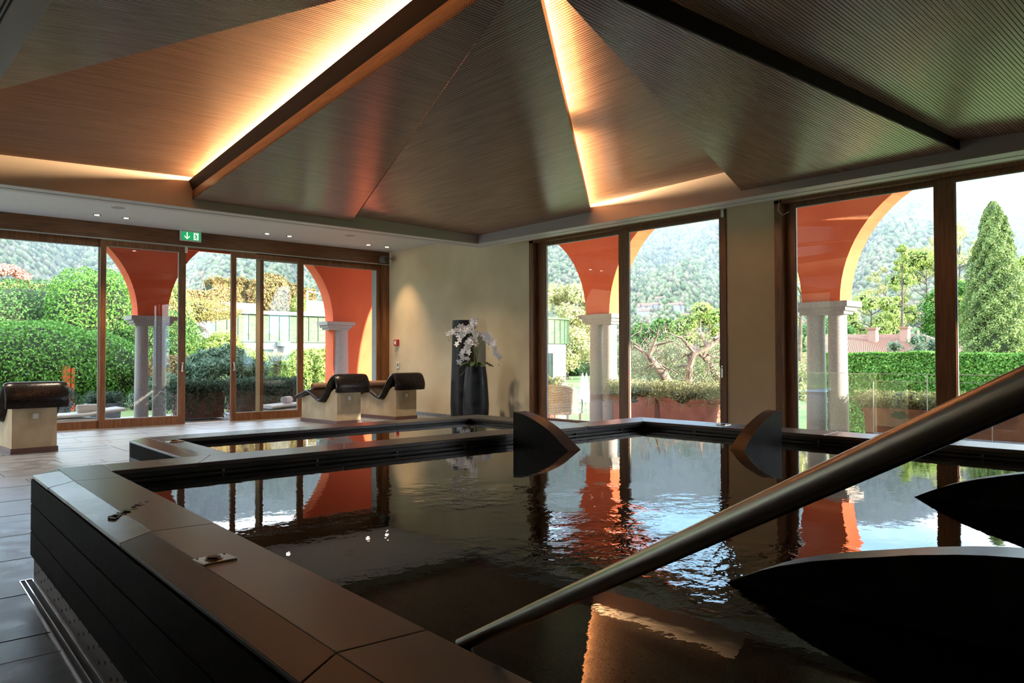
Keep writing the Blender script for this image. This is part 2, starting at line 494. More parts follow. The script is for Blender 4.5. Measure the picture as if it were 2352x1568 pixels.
def np_mesh(name, V, F, m, parent=None, smooth=False):
    """V (n,3) float, F (k,4) or (k,3) int arrays"""
    me = bpy.data.meshes.new(name)
    k, c = F.shape
    me.vertices.add(len(V)); me.vertices.foreach_set('co', np.ascontiguousarray(V, dtype=np.float32).ravel())
    me.loops.add(k * c); me.loops.foreach_set('vertex_index', np.ascontiguousarray(F, dtype=np.int32).ravel())
    me.polygons.add(k)
    me.polygons.foreach_set('loop_start', np.arange(0, k * c, c, dtype=np.int32))
    me.polygons.foreach_set('loop_total', np.full(k, c, dtype=np.int32))
    if smooth:
        me.polygons.foreach_set('use_smooth', np.ones(k, dtype=bool))
    me.update(calc_edges=True)
    o = link(name, me, m)
    if parent is not None:
        part(o, parent)
    return o


def leaves(P, N, L, Wd, tilt=0.6):
    """pointed leaf quads at P facing roughly N; returns V, F"""
    n = len(P)
    N = N + RNG.normal(0, tilt, (n, 3)); N /= np.linalg.norm(N, axis=1)[:, None] + 1e-9
    R = RNG.normal(0, 1, (n, 3)); U = np.cross(N, R); U /= np.linalg.norm(U, axis=1)[:, None] + 1e-9
    Wv = np.cross(N, U)
    l = (L * RNG.uniform(0.6, 1.3, n))[:, None]; w = (Wd * RNG.uniform(0.7, 1.3, n))[:, None]
    V = np.stack([P - U * l * .5, P + Wv * w * .5 + N * w * .25, P + U * l * .5, P - Wv * w * .5 + N * w * .25], 1).reshape(-1, 3)
    F = np.arange(4 * n).reshape(n, 4)
    return V, F


def blob_points(c, r, n, bump=0.12, nf=3.0, depth=0.18, zmin=None, rot=0.0):
    """points on a lumpy ellipsoid surface (with some depth) and outward normals"""
    D = RNG.normal(0, 1, (n, 3)); D /= np.linalg.norm(D, axis=1)[:, None]
    ph = RNG.uniform(0, 6, 6)
    lump = (np.sin(D[:, 0] * nf * 2 + ph[0]) + np.sin(D[:, 1] * nf * 2.3 + ph[1]) + np.sin(D[:, 2] * nf * 2.7 + ph[2])
            + 0.6 * np.sin(D[:, 0] * nf * 5 + D[:, 2] * nf * 4 + ph[3])) / 3.6
    k = 1 + bump * lump - depth * RNG.uniform(0, 1, n) ** 2
    P = D * k[:, None] * np.array(r)
    if rot:
        ca, sa = cos(rot), sin(rot)
        P[:, :2] = P[:, :2] @ np.array([[ca, sa], [-sa, ca]])
    P += np.array(c)
    if zmin is not None:
        ok = P[:, 2] > zmin
        P, D = P[ok], D[ok]
    return P, D


ICO_V = None
def ico(r=1.0, sub=0):
    bm = bmesh.new(); bmesh.ops.create_icosphere(bm, subdivisions=sub + 1, radius=r)
    V = np.array([v.co[:] for v in bm.verts]); F = np.array([[v.index for v in f.verts] for f in bm.faces]); bm.free()
    return V, F


def foliage(name, P, N, L, Wd, m, parent, tilt=0.6):
    V, F = leaves(P, N, L, Wd, tilt)
    o = np_mesh(name, V, F, m, parent)
    o['kind'] = 'stuff'
    return o


M['core'] = mat('inner_shade', (0.018, 0.030, 0.010), 0.95)  # shade inside shrubs, put into a near-black green


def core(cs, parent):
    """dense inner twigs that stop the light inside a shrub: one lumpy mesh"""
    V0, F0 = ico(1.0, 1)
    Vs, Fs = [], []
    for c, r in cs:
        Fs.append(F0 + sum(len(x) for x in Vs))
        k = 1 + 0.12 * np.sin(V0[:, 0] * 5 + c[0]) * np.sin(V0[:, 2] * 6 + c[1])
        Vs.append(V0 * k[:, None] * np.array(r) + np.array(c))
    o = np_mesh('inner_shade_core', np.concatenate(Vs), np.concatenate(Fs), M['core'], parent, True)
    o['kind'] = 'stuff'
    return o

# ================================================================== STRUCTURE
XB, YA, ZS = 9.6, 14.74, 3.61          # inner faces of the right and back walls, soffit height
XF, YF, XC, YD, ZR = 8.6, 10.38, 0.95, -2.2, 3.233   # folded ceiling opening and its rim


def struct(o):
    o['kind'] = 'structure'
    return o


# ---- floor: slate slabs in courses along X
floor = struct(MB().box(-3.5, XB + 0.35, -3, YA + 0.2, -0.12, -0.006).build('floor', M['grout']))
main_out = [(0.64, -0.3), (0.905, 5.02), (1.06, 5.15), (6.5, 5.15), (6.5, -0.3)]


def under_pool(x0, x1, y0, y1):
    return (x0 > 1.0 and x1 < 6.4 and y1 < 5.1) or (x0 > 1.95 and x1 < 5.45 and y0 > 5.0 and y1 < 6.6)


courses = [0.30, 0.46, 0.30, 0.53, 0.28, 0.42, 0.31, 0.55]
y, ci, far_slabs = -1.0, 0, MB()
rows = []
slab_cache = []
nslab = 0
while y < YA - 0.02:
    h_ = courses[ci % len(courses)]
    x = -2.2 + random.uniform(-0.9, 0)
    while x < XB:
        L_ = random.choice([0.9, 1.1, 1.3, 1.5])
        x0, x1, y0, y1 = x, min(x + L_, XB), y, min(y + h_, YA)
        if x1 - x0 > 0.05 and not under_pool(x0, x1, y0, y1):
            dz = random.uniform(-0.0012, 0.0012)
            g = 0.004
            if y > 1.5 and y < 12.2 and x1 > -0.4 and x0 < 8 and nslab < 290:
                o = MB().box(x0 + g, x1 - g, y0 + g, y1 - g, -0.02, dz).build('stone_slab', M['slate'], None)
                o.parent = floor; nslab += 1
            else:
                far_slabs.box(x0 + g, x1 - g, y0 + g, y1 - g, -0.02, dz)
        x += L_
    y += h_; ci += 1
o = far_slabs.build('stone_slabs', M['slate']); o.parent = floor; o['kind'] = 'stuff'; o.name = 'distant_paving'

# ---- walls
wl = MB()      # unseen left wall; its window is added to bring in light
for a, b_ in ((-3.4, 10.8), (14.4, 18)):
    wl.box(-3.9, -3.5, a, b_, 0, 3.3)
wl.box(-3.9, -3.5, -3.4, 18, 3.3, 4.3)
struct(wl.build('wall_left', M['plaster']))
for i, (a, b_) in enumerate(((10.8, 14.4),)):
    e = struct(empty('window_%d' % (7 + i), (-3.7, (a + b_) / 2, 0)))  # added window, out of view, to brighten the room
    mb = MB()
    for p in (a, (a + b_) / 2 - .05, b_ - .1):
        mb.box(-3.75, -3.65, p, p + .1, 0, 3.3)
    mb.box(-3.75, -3.65, a, b_, 0, .12); mb.box(-3.75, -3.65, a, b_, 3.2, 3.3)
    mb.build('window_frame', M['oak'], e)
    MB().box(-3.704, -3.696, a, b_, .12, 3.2).build('glass_pane', M['glass'], e)
struct(MB().box(-3.9, XB + 0.35, -3.4, -3.0, 0, 4.3).build('wall_front', M['plaster']))
wr = MB()
for a, b_ in ((10.10, YA + 0.35), (5.28, 6.03), (0.46, 1.21), (-3.0, -2.6)):
    wr.box(XB, XB + 0.35, a, b_, 0, 3.345)
wr.box(XB, XB + 0.35, -3, YA + 0.35, 3.345, 4.3)
struct(wr.build('wall_right', M['plaster']))
struct(MB().box(-3.5, XB, YA - 0.02, YA + 0.25, 3.33, 4.3).build('wall_back', M['oak_h']))
# joints and metal line of the timber fascia over the sliding doors
struct(MB().box(-3.5, XB, YA - 0.032, YA - 0.02, 3.315, 3.335).build('trim_1', M['grey_seal']))
struct(MB().box(XB - 0.03, XB - 0.0005, 10.1, YA, 0, 0.07).build('baseboard_right', M['slate']))


def leafrect(mb, a0, a1, z0, z1, w0, w1, zb, zt, d0, d1, axis):
    """a glazed leaf: two stiles, bottom and top rail; axis 'x' runs along X (plane Y=d), 'y' along Y (plane X=d)"""
    def B(p0, p1, q0, q1):
        if axis == 'x': mb.box(p0, p1, d0, d1, q0, q1)
        else: mb.box(d0, d1, p0, p1, q0, q1)
    B(a0, a0 + w0, z0, z1); B(a1 - w1, a1, z0, z1)
    B(a0 + w0, a1 - w1, z0, z0 + zb); B(a0 + w0, a1 - w1, z1 - zt, z1)


def pane(a0, a1, z0, z1, d, axis, parent):
    mb = MB()
    if axis == 'x': mb.box(a0, a1, d - 0.004, d + 0.004, z0, z1)
    else: mb.box(d - 0.004, d + 0.004, a0, a1, z0, z1)
    o = mb.build('glass_pane', M['glass'], parent)
    return o


def seal(a0, a1, z0, z1, d, axis, parent):
    mb = MB(); w = 0.012
    leafrect(mb, a0, a1, z0, z1, w, w, w, w, d - 0.012, d + 0.012, axis)
    return mb.build('glazing_seal', M['grey_seal'], parent)


def lever(parent, p, axis, flip=1):
    mb = MB()
    x, y_, z = p
    if axis == 'x':
        mb.box(x - 0.018, x + 0.018, y_ - 0.012, y_, z - 0.14, z + 0.03)
        mb.tube([(x, y_ - 0.01, z), (x, y_ - 0.05, z), (x + 0.01 * flip, y_ - 0.055, z - 0.12)], 0.009, 8)
    else:
        mb.box(x - 0.012, x, y_ - 0.018, y_ + 0.018, z - 0.14, z + 0.03)
        mb.tube([(x - 0.01, y_, z), (x - 0.05, y_, z), (x - 0.055, y_, z + 0.12)], 0.009, 8)
    mb.build('door_handle', M['steel'], parent, True)


def closer(parent, x0, x1, y0, y1, z0, z1):
    MB().box(x0, x1, y0, y1, z0, z1).build('track_bracket', M['white'], parent)


# back wall: fixed pane, sliding leaf, opening, sliding leaf over a fixed pane
w1 = struct(empty('window_1', (0.7, YA + 0.1, 0)))
mb = MB(); leafrect(mb, -0.9, 3.70, 0.0, 3.33, 0.1, 0.035, 0.14, 0.13, YA + 0.08, YA + 0.15, 'x')
mb.build('window_frame', M['oak'], w1); pane(-0.8, 3.665, 0.14, 3.20, YA + 0.115, 'x', w1)
seal(-0.8, 3.665, 0.14, 3.20, YA + 0.115, 'x', w1)
w0 = struct(empty('window_2', (-2.2, YA + 0.1, 0)))
mb = MB(); leafrect(mb, -3.5, -0.9, 0.0, 3.33, 0.1, 0.1, 0.14, 0.13, YA + 0.08, YA + 0.15, 'x')
mb.build('window_frame', M['oak'], w0); pane(-3.4, -1.0, 0.14, 3.20, YA + 0.115, 'x', w0)
d1 = struct(empty('door_1', (4.4, YA, 0)))
mb = MB(); leafrect(mb, 3.666, 5.118, 0.005, 3.30, 0.085, 0.118, 0.15, 0.09, YA, YA + 0.065, 'x')
mb.build('door_frame', M['oak'], d1); pane(3.751, 5.0, 0.155, 3.21, YA + 0.03, 'x', d1); seal(3.751, 5.0, 0.155, 3.21, YA + 0.03, 'x', d1)
lever(d1, (5.06, YA, 1.12), 'x', -1); closer(d1, 5.10, 5.14, YA - 0.03, YA, 3.20, 3.31)
d2 = struct(empty('door_2', (6.7, YA, 0)))
mb = MB(); leafrect(mb, 5.989, 7.51, 0.005, 3.30, 0.09, 0.12, 0.15, 0.09, YA, YA + 0.065, 'x')
mb.build('door_frame', M['oak'], d2); pane(6.079, 7.39, 0.155, 3.21, YA + 0.03, 'x', d2); seal(6.079, 7.39, 0.155, 3.21, YA + 0.03, 'x', d2)
lever(d2, (6.035, YA, 1.12), 'x', 1)
w2 = struct(empty('window_3', (8.0, YA + 0.1, 0)))
mb = MB(); leafrect(mb, 6.545, 9.46, 0.0, 3.33, 0.13, 0.12, 0.14, 0.13, YA + 0.08, YA + 0.15, 'x')
mb.box(9.44, XB, YA - 0.02, YA + 0.2, 0, 3.33)
mb.build('window_frame', M['oak'], w2); pane(6.675, 9.34, 0.14, 3.20, YA + 0.115, 'x', w2); seal(6.675, 9.34, 0.14, 3.20, YA + 0.115, 'x', w2)
MB().box(6.52, 6.60, YA + 0.07, YA + 0.08, 0.1, 3.2).build('draught_strip', mat('cream_strip', (0.55, 0.48, 0.34), 0.5), w2)
struct(MB().box(-3.5, XB, YA - 0.01, YA + 0.22, -0.01, 0.004).build('trim_2', M['grey_seal']))


def right_window(n, yl, yr, y0, y1, m0, m1):
    """yl > yr frame limits; glass y0..m0 | m1..y1 (decreasing Y)"""
    w = struct(empty('window_%d' % n, (XB, (yl + yr) / 2, 0)))
    mb = MB()
    mb.box(XB - 0.02, XB + 0.30, yl - 0.10, yl + 0.001, 0, 3.345)      # lining, far side
    mb.box(XB - 0.02, XB + 0.30, yr - 0.001, yr + 0.04, 0, 3.345)      # lining, near side
    mb.box(XB - 0.02, XB + 0.30, yr, yl, 3.30, 3.345)
    mb.box(XB - 0.02, XB + 0.30, yr, yl, -0.01, 0.02)
    mb.build('window_lining', M['oak'], w)
    f1 = MB(); leafrect(f1, m1, yl - 0.10, 0.02, 3.30, m0 - m1, yl - 0.10 - y0, 0.12, 0.055, XB + 0.10, XB + 0.165, 'y')
    f1.build('sash_frame', M['oak'], w)
    f2 = MB(); leafrect(f2, yr + 0.04, m1 - 0.0, 0.02, 3.30, y1 - yr - 0.04, 0.13, 0.12, 0.055, XB + 0.03, XB + 0.095, 'y')
    f2.build('sash_frame', M['oak'], w)
    pane(m0, y0, 0.14, 3.245, XB + 0.13, 'y', w); seal(m0, y0, 0.14, 3.245, XB + 0.13, 'y', w)
    pane(y1, m1 - 0.13, 0.14, 3.245, XB + 0.06, 'y', w); seal(y1, m1 - 0.13, 0.14, 3.245, XB + 0.06, 'y', w)
    f3 = MB(); leafrect(f3, m1 - 0.3, yl - 0.1, 0.02, 3.30, 0.1, 0.02, 0.02, 0.02, XB + 0.20, XB + 0.26, 'y')
    lever(w, (XB + 0.03, yr + 0.10, 1.08), 'y')
    closer(w, XB - 0.045, XB - 0.02, yr + 0.02, yr + 0.06, 3.23, 3.34)
    return w


right_window(4, 10.10, 6.03, 9.80, 6.17, 8.10, 7.98)
right_window(5, 5.28, 1.21, 5.05, 1.40, 3.32, 3.21)
right_window(6, 0.46, -2.6, 0.23, -2.45, -1.10, -1.22)
c = MB(); c.tube([(XB - 0.03, 5.20, 3.35), (XB - 0.04, 5.21, 3.2), (XB - 0.04, 5.15, 3.13), (XB - 0.02, 5.06, 3.17)], 0.004, 6)
tag(c.build('sensor_cable', M['white'], None, True), 'thin pale cable looping at the top corner of the right window', 'cable')

# ---- soffit, rim and folded timber ceiling
ceil = MB()
ceil.box(-3.5, XB, YF + 0.45, YA, ZS, ZS + 0.1)
ceil.box(XF + 0.38, XB, -3, YF + 0.45, ZS, ZS + 0.1)
ceil.box(-3.5, XC - 0.30, -3, YF + 0.45, 3.30, 3.4)
ceil.box(XC - 0.30, XF + 0.38, -3, YD, 3.30, 3.4)
ceiling = struct(ceil.build('ceiling', M['soffit']))
struct(MB().box(-3.9, XB + 0.35, -3.4, YA + 0.35, 4.3, 4.5).build('roof', M['render_grey']))


def ring(name, i, o_, z0, z1, m):
    """rectangular ring between offsets i and o_ outside the opening"""
    mb = MB()
    X0, X1, Y0, Y1 = XC, XF, YD, YF
    for a in ((X0 - o_ * XK, X1 + o_, Y1 + i, Y1 + o_), (X0 - o_ * XK, X1 + o_, Y0 - o_, Y0 - i),
              (X1 + i, X1 + o_, Y0 - i, Y1 + i), (X0 - o_ * XK, X0 - i * XK, Y0 - i, Y1 + i)):
        mb.box(*a, z0, z1)
    return struct(mb.build(name, m))


XK = 0.85
ring('trim_3', 0.0, 0.03, ZR, 4.25, M['fascia'])
ring('trim_4', 0.002, 0.19, ZR - 0.004, ZR + 0.02, M['rim'])
ring('trim_5', 0.19, 0.235, ZR + 0.012, ZR + 0.05, M['slot'])
ring('trim_6', 0.205, 0.218, ZR + 0.0, ZR + 0.03, M['rim'])
ring('trim_7', 0.235, 0.38, ZR - 0.004, ZR + 0.02, M['rim'])
ring('trim_8', 0.36, 0.38, ZR, ZS + 0.02, M['rim'])

AX = Vector((3.11, 3.25, 3.58))


def plane_z(p, q, r):
    p, q, r = Vector(p), Vector(q), Vector(r)
    n = (q - p).cross(r - p)
    return lambda x, y: p.z - (n.x * (x - p.x) + n.y * (y - p.y)) / n.z


def panel(polys, zf, m):
    mb = MB()
    for poly in polys:
        zz = [zf(x, y) for x, y in poly]
        # keep orientation counter-clockwise seen from above
        area = sum(poly[i][0] * poly[(i + 1) % len(poly)][1] - poly[(i + 1) % len(poly)][0] * poly[i][1] for i in range(len(poly)))
        if area < 0: poly = poly[::-1]; zz = zz[::-1]
        mb.prism(poly, zz, [z + 0.025 for z in zz])
    o = mb.build('timber_panel', m); o.parent = ceiling
    return o


def tri(a, b_, c_, m):
    return panel([[(a[0], a[1]), (b_[0], b_[1]), (c_[0], c_[1])]], plane_z(a, b_, c_), m)


F1 = (3.683, YF, 3.344); F2 = (6.087, YF, 3.334); F2h = (6.163, YF, 3.418)
CN = (XF, YF, 3.375); F3 = (XF, 7.715, 3.414); F4 = (XF, 5.181, 3.326); F5 = (XF, 2.711, 3.34)
A3 = tuple(AX)
tri(F1, F2, A3, M['slat_x'])
panel([[(A3[0], A3[1]), F2h[:2], (XF, YF), F3[:2]]], plane_z(A3, F2h, F3), M['slat_y'])
panel([[(XF, 8.5), (XF, 4.9), (3.11, 3.05), (2.9, 3.6)]], plane_z((XF, 7.71, 3.53), (XF, 5.48, 3.60), (3.11, 3.25, 3.74)), M['slat_y'])
tri(F4, F5, A3, M['slat_x'])
panel([[(XF, 3.1), (XF, YD), (3.3, 2.9), (3.0, 3.5)]], plane_z((XF, 2.66, 3.433), (XF, 2.13, 3.401), (3.11, 3.25, 3.76)), M['slat_x'])
zP1 = plane_z((1.53, YF, 3.565), (3.69, YF, 3.64), (3.11, 3.25, 3.97))
panel([[(XC, 7.6), (XC, YF), (4.2, YF), (3.55, 3.1), (2.9, 3.25)]], zP1, M['slat_matt'])
tri((XC, 8.3, 3.55), (3.11, 3.25, 3.66), (XC, 3.4, 3.42), M['slat_x'])
tri((XC, 3.2, 3.50), (3.11, 3.25, 3.68), (XC, YD, 3.40), M['slat_y'])
tri((XC, YD, 3.36), (3.11, 3.25, 3.60), (XF, YD, 3.40), M['slat_x'])


def lip(a, b_, h0, h1, lean, side, m, split=0.45):
    """raised lip along the low edge a->b_ that hides a light strip; side = +1/-1 horizontal direction it leans to"""
    a, b_ = Vector(a), Vector(b_)
    d = (b_ - a); d.z = 0; d.normalize()
    n = Vector((-d.y, d.x, 0)) * side
    mb = MB()
    def sec(p, h):
        return [p, p + Vector((0, 0, h * split)), p + n * lean + Vector((0, 0, h)), p + n * (lean - 0.02) + Vector((0, 0, h)),
                p - n * 0.02 + Vector((0, 0, h * split)), p - n * 0.02]
    s0, s1 = sec(a, h0), sec(b_, h1)
    k = len(s0)
    mb.add(s0 + s1, [tuple(range(k - 1, -1, -1)), tuple(range(k, 2 * k))] + [(i, (i + 1) % k, (i + 1) % k + k, i + k) for i in range(k)])
    o = mb.build('light_lip', m); o.parent = ceiling
    return n


n1_ = lip(F1, A3, 0.12, 0.14, 0.0, -1, M['oak_h'])
u_ = lambda p, h: (p[0], p[1], p[2] + h)
lip(u_(F1, .12), u_(A3, .14), 0.125, 0.16, 0.05, -1, M['shade_toned_timber'], 0.02)
if n1_.x > 0: print('WARN lip side')
lip(F3, A3, 0.075, 0.11, 0.0, 1, M['oak_h'])
lip(F5, A3, 0.10, 0.16, 0.0, -1, M['shade_toned_timber'])


def cove(p, q, off, power, normal):
    p, q = Vector(p) + off, Vector(q) + off
    L_ = (q - p).length
    ld = bpy.data.lights.new('cove_light', 'AREA'); ld.shape = 'RECTANGLE'
    ld.size = L_; ld.size_y = 0.03; ld.energy = power * L_; ld.color = (1.0, 0.62, 0.31)
    o = bpy.data.objects.new('cove_light', ld); COL.objects.link(o)
    x = (q - p).normalized(); z = -Vector(normal).normalized(); z = (z - x * z.dot(x)).normalized(); y_ = z.cross(x)
    o.matrix_world = Matrix(((x.x, y_.x, z.x, (p.x + q.x) / 2), (x.y, y_.y, z.y, (p.y + q.y) / 2), (x.z, y_.z, z.z, (p.z + q.z) / 2), (0, 0, 0, 1)))
    st = MB().tube([p - Vector((0, 0, .025)), q - Vector((0, 0, .025))], 0.012, 6).build('light_strip', M['white']); st.parent = ceiling
    return o


cove((F1[0], F1[1] - 0.20, 3.61), (3.16, 3.7, 3.885), Vector((0.12, 0, 0.0)), 25, (-0.75, 0, 0.66))
d3 = (Vector(F3) - AX)
for a_, b_ in ((0.08, 0.42), (0.52, 0.98)):
    cove(AX + d3 * a_ + Vector((0, 0, .08)), AX + d3 * b_ + Vector((0, 0, .08)), Vector((-0.08, 0.10, 0.0)), 19, (0.6, -0.7, 0.45))

# downlights in the soffit over the loungers
lab = ['left of the exit sign, outer one', 'left of the exit sign, inner one', 'first right of the exit sign', 'second right of the exit sign', 'over the corner, outer one', 'over the corner, nearest the plaster wall']
for i, (x, y_) in enumerate([(3.42, 14.0), (3.87, 14.0), (6.37, 14.0), (6.83, 14.0), (8.61, 14.0), (9.07, 14.0)]):
    e = empty('downlight', (x, y_, ZS), label='small round recessed downlight ' + lab[i], cat='light', group='downlights in the white soffit')
    MB().lathe([(0.062, -0.006), (0.062, 0.0), (0.045, 0.0), (0.045, -0.004)], (x, y_, ZS)).build('bezel', M['steel'], e, True)
    MB().lathe([(0.038, -0.007), (0.038, -0.002)], (x, y_, ZS), 20).build('lens', M['lamp'], e)
    ld = bpy.data.lights.new('downlight_and_fill_beam', 'SPOT'); ld.energy = 45; ld.spot_size = radians(75); ld.spot_blend = 0.8; ld.color = (1, 0.66, 0.36); ld.shadow_soft_size = 0.03
    lo = bpy.data.objects.new('downlight_and_fill_beam', ld); lo.location = (x, y_, ZS - 0.02); COL.objects.link(lo)
# unseen fill lamps added behind the rim to brighten the loungers' head ends
for x, y_, zz2, pw in ([(x_, 11.35, ZS, 65) for x_ in (0.2, 1.7, 3.2, 5.2, 6.7, 7.9)]):
    o = MB().lathe([(0.062, -0.006), (0.062, 0.0), (0.045, 0.0), (0.045, -0.004)], (x, y_, zz2)).build('fill_lamp_bezel', M['steel'], None, True); o.parent = ceiling
    o = MB().lathe([(0.038, -0.007), (0.038, -0.002)], (x, y_, zz2), 20).build('downlight_and_fill_lens', M['lamp'], None); o.parent = ceiling
    ld = bpy.data.lights.new('downlight_and_fill_beam', 'SPOT'); ld.energy = pw; ld.spot_size = radians(110); ld.spot_blend = 0.8; ld.color = (1, 0.80, 0.60); ld.shadow_soft_size = 0.04
    lo = bpy.data.objects.new('downlight_and_fill_beam', ld); lo.location = (x, y_, zz2 - 0.02); COL.objects.link(lo)
for x, y_, lb in ((3.51, 13.12, 'flush round grey speaker in the soffit left of the exit sign'), (7.69, 13.17, 'flush round grey speaker in the soffit toward the corner')):
    tag(MB().lathe([(0.10, -0.004), (0.10, 0.0)], (x, y_, ZS), 28).build('ceiling_speaker', M['fascia']), lb, 'speaker', 'ceiling speakers')

# ================================================================== POOLS
ZC, ZW, ZW2 = 0.60, 0.525, 0.557
pool = empty('spa_pool', (3.5, 2.5, 0), label='raised dark stone spa pool with wide coping and two basins', cat='pool')


def lx(y, inner):      # skew left side of the main basin
    return (1.008 + 0.0523 * y) if inner == 2 else ((0.66 + 0.0489 * y) if inner == 0 else (0.775 + 0.053 * y))


YI, YO, XI, XO = 4.80, 5.14, 6.12, 6.52
# core body of the walls
body = MB()
body.prism([(lx(-.3, 0) + .012, -0.3), (lx(4.99, 0) + .012, 4.99), (1.07, YO - .012), (XO - .012, YO - .012), (XO - .012, -.3), (XI + .03, -.3), (XI + .03, YI + .03),
            (lx(YI, 2) - .03, YI + .03), (lx(-.3, 2) - .03, -.3)][::-1], 0.0, ZC - 0.028)
L2o = lambda y: 1.845 + 0.0 * y + (y - 6.42) * 0.03
body.prism([(1.875, YO), (1.86, 6.60), (5.50, 6.60), (5.50, YO), (5.16, YO), (5.16, 6.28), (2.10, 6.28), (2.055, YO)][::-1], 0.0, ZC - 0.028)
body.build('basin_wall', M['pool_black'], pool)
fl = MB(); fl.box(1.0, XI + .05, -.3, YI + .05, 0.0, 0.05); fl.box(2.0, 5.2, YO, 6.3, 0.0, 0.05)
fl.build('basin_floor', M['pool_black'], pool)


def slab(poly, m, z1=ZC, th=0.027, drop=None, name='coping_slab'):
    area = sum(poly[i][0] * poly[(i + 1) % len(poly)][1] - poly[(i + 1) % len(poly)][0] * poly[i][1] for i in range(len(poly)))
    zz = [z1 - (drop[i] if drop else 0) for i in range(len(poly))]
    if area < 0: poly = poly[::-1]; zz = zz[::-1]
    cx = sum(p[0] for p in poly) / len(poly); cy = sum(p[1] for p in poly) / len(poly)
    sh = []
    for p in poly:
        d = Vector((cx - p[0], cy - p[1])); d = d.normalized() * 0.0016
        sh.append((p[0] + d.x, p[1] + d.y))
    o = MB().prism(sh, ZC - th, zz).build(name, m, pool, bevel=0.003)
    return o


# left coping: inner band and a slightly falling outer band
js = [-0.3, 1.50, 3.02, 4.53]
for a, b_ in zip(js[:-1], js[1:]):
    m0, m1 = lx(a, 1), lx(b_, 1)
    j = 0.02
    slab([(lx(a, 0), a - .05), (m0, a + j), (m1, b_ + j), (lx(b_, 0), b_ - .05)], M['coping_pale' if a > 2.9 else 'coping_band'], drop=[0.012, 0, 0, 0.012])
    slab([(m0, a + j), (lx(a, 2), a), (lx(b_, 2), b_), (m1, b_ + j)], M['coping'])
slab([(lx(4.48, 0), 4.48), (lx(4.53, 1), 4.55), (1.045, 5.0), (1.06, 5.15), (0.905, 5.02)], M['coping_pale'], drop=[0.012, 0, 0, 0.008, 0.012])
slab([(lx(4.53, 1), 4.55), (lx(4.53, 2), 4.53), (lx(4.80, 2), 4.80), (1.30, 5.145), (1.06, 5.15), (1.045, 5.0)], M['coping'])
xs = [1.30, 1.95, 2.95, 4.00, 4.98, 5.50]
prev = lx(4.80, 2)
inn = [prev, 1.75, 2.75, 3.80, 4.62, 5.30]
for i in range(5):
    slab([(inn[i], YI), (inn[i + 1], YI), (xs[i + 1], YO), (xs[i], YO)], M['coping'])
slab([(5.30, YI), (XI, YI), (XO, YO + .02), (5.50, YO)], M['coping'])
ys = [YI, 3.9, 2.95, 1.95, 0.95, -0.3]
for i in range(5):
    a, b_ = ys[i], ys[i + 1]
    slab([(XI, a), (XI, b_), (XO, b_ + (0 if i == 4 else .06)), (XO, a + (.36 if i == 0 else .06))], M['coping'])
# small basin
slab([(1.79, YO), (1.93, YO), (1.98, 6.27), (2.0, 6.62), (1.845, 6.55)], M['coping_pale'], drop=[.012, 0, 0, 0, .012])
slab([(1.93, YO), (2.085, YO), (2.135, 6.31), (2.30, 6.63), (2.0, 6.62), (1.98, 6.27)], M['coping'])
q = [2.135, 3.2, 4.2, 5.13]; qo = [2.30, 3.3, 4.3, 5.51]
for i in range(3):
    slab([(q[i], 6.31), (q[i + 1], 6.31), (qo[i + 1], 6.64), (qo[i], 6.64)], M['coping'])
slab([(5.13, 6.31), (5.13, 5.7), (5.51, 5.72), (5.51, 6.64)], M['coping'])
slab([(5.13, 5.7), (5.13, YO), (5.51, YO), (5.51, 5.72)], M['coping'])

# overflow slot dividers and ledges along the inner faces
led = MB(); div = []
lf = M['pool_black']


def ledge(p, q, n, ZW=0.525):
    p, q, n = Vector(p), Vector(q), Vector(n)
    for z0, z1, o0 in ((ZC - (.040 if ZW > .53 else .052), ZC - .029, -.001), (ZW - .05, ZW + .008, .006)):
        a = [p - n * .04 + Vector((0, 0, z0)), q - n * .04 + Vector((0, 0, z0)), q + n * o0 + Vector((0, 0, z0)), p + n * o0 + Vector((0, 0, z0))]
        MB().extrude(a, (0, 0, z1 - z0)).build('overflow_ledge', M['ledge'], pool)
    L_ = (q - p).length; k = max(1, int(L_ / 0.62)); d = (q - p).normalized()
    for i in range(1, k + 1):
        c_ = p + d * (i * L_ / (k + .5))
        a = [c_ - d * .006 - n * .04, c_ + d * .006 - n * .04, c_ + d * .006 - n * .004, c_ - d * .006 - n * .004]
        MB().extrude([x + Vector((0, 0, ZW + .008)) for x in a], (0, 0, ZC - .040 - ZW - .008)).build('slot_divider', M['granite'], pool)


ledge((lx(YI, 2), YI, 0), (XI, YI, 0), (0, -1, 0))
ledge((XI, YI, 0), (XI, -.3, 0), (-1, 0, 0))
ledge((2.135, 6.31, 0), (5.13, 6.31, 0), (0, -1, 0), ZW2 - .004)
ledge((5.13, 6.31, 0), (5.13, YO, 0), (-1, 0, 0), ZW2 - .004)

tag(MB().prism([(lx(-.29, 2) - .02, -.29), (XI + .02, -.29), (XI + .02, YI + .02), (lx(YI, 2) - .02, YI + .02)], ZW - .42, ZW).build('pool_water', M['water']),
    'dark rippling water of the large near basin mirroring the windows', 'water')
tag(MB().prism([(2.08, YO + .01), (5.15, YO + .01), (5.15, 6.30), (2.12, 6.30)], ZW - .42, ZW2).build('pool_water', M['water']),
    'still dark water of the narrow far basin behind the divider', 'water')

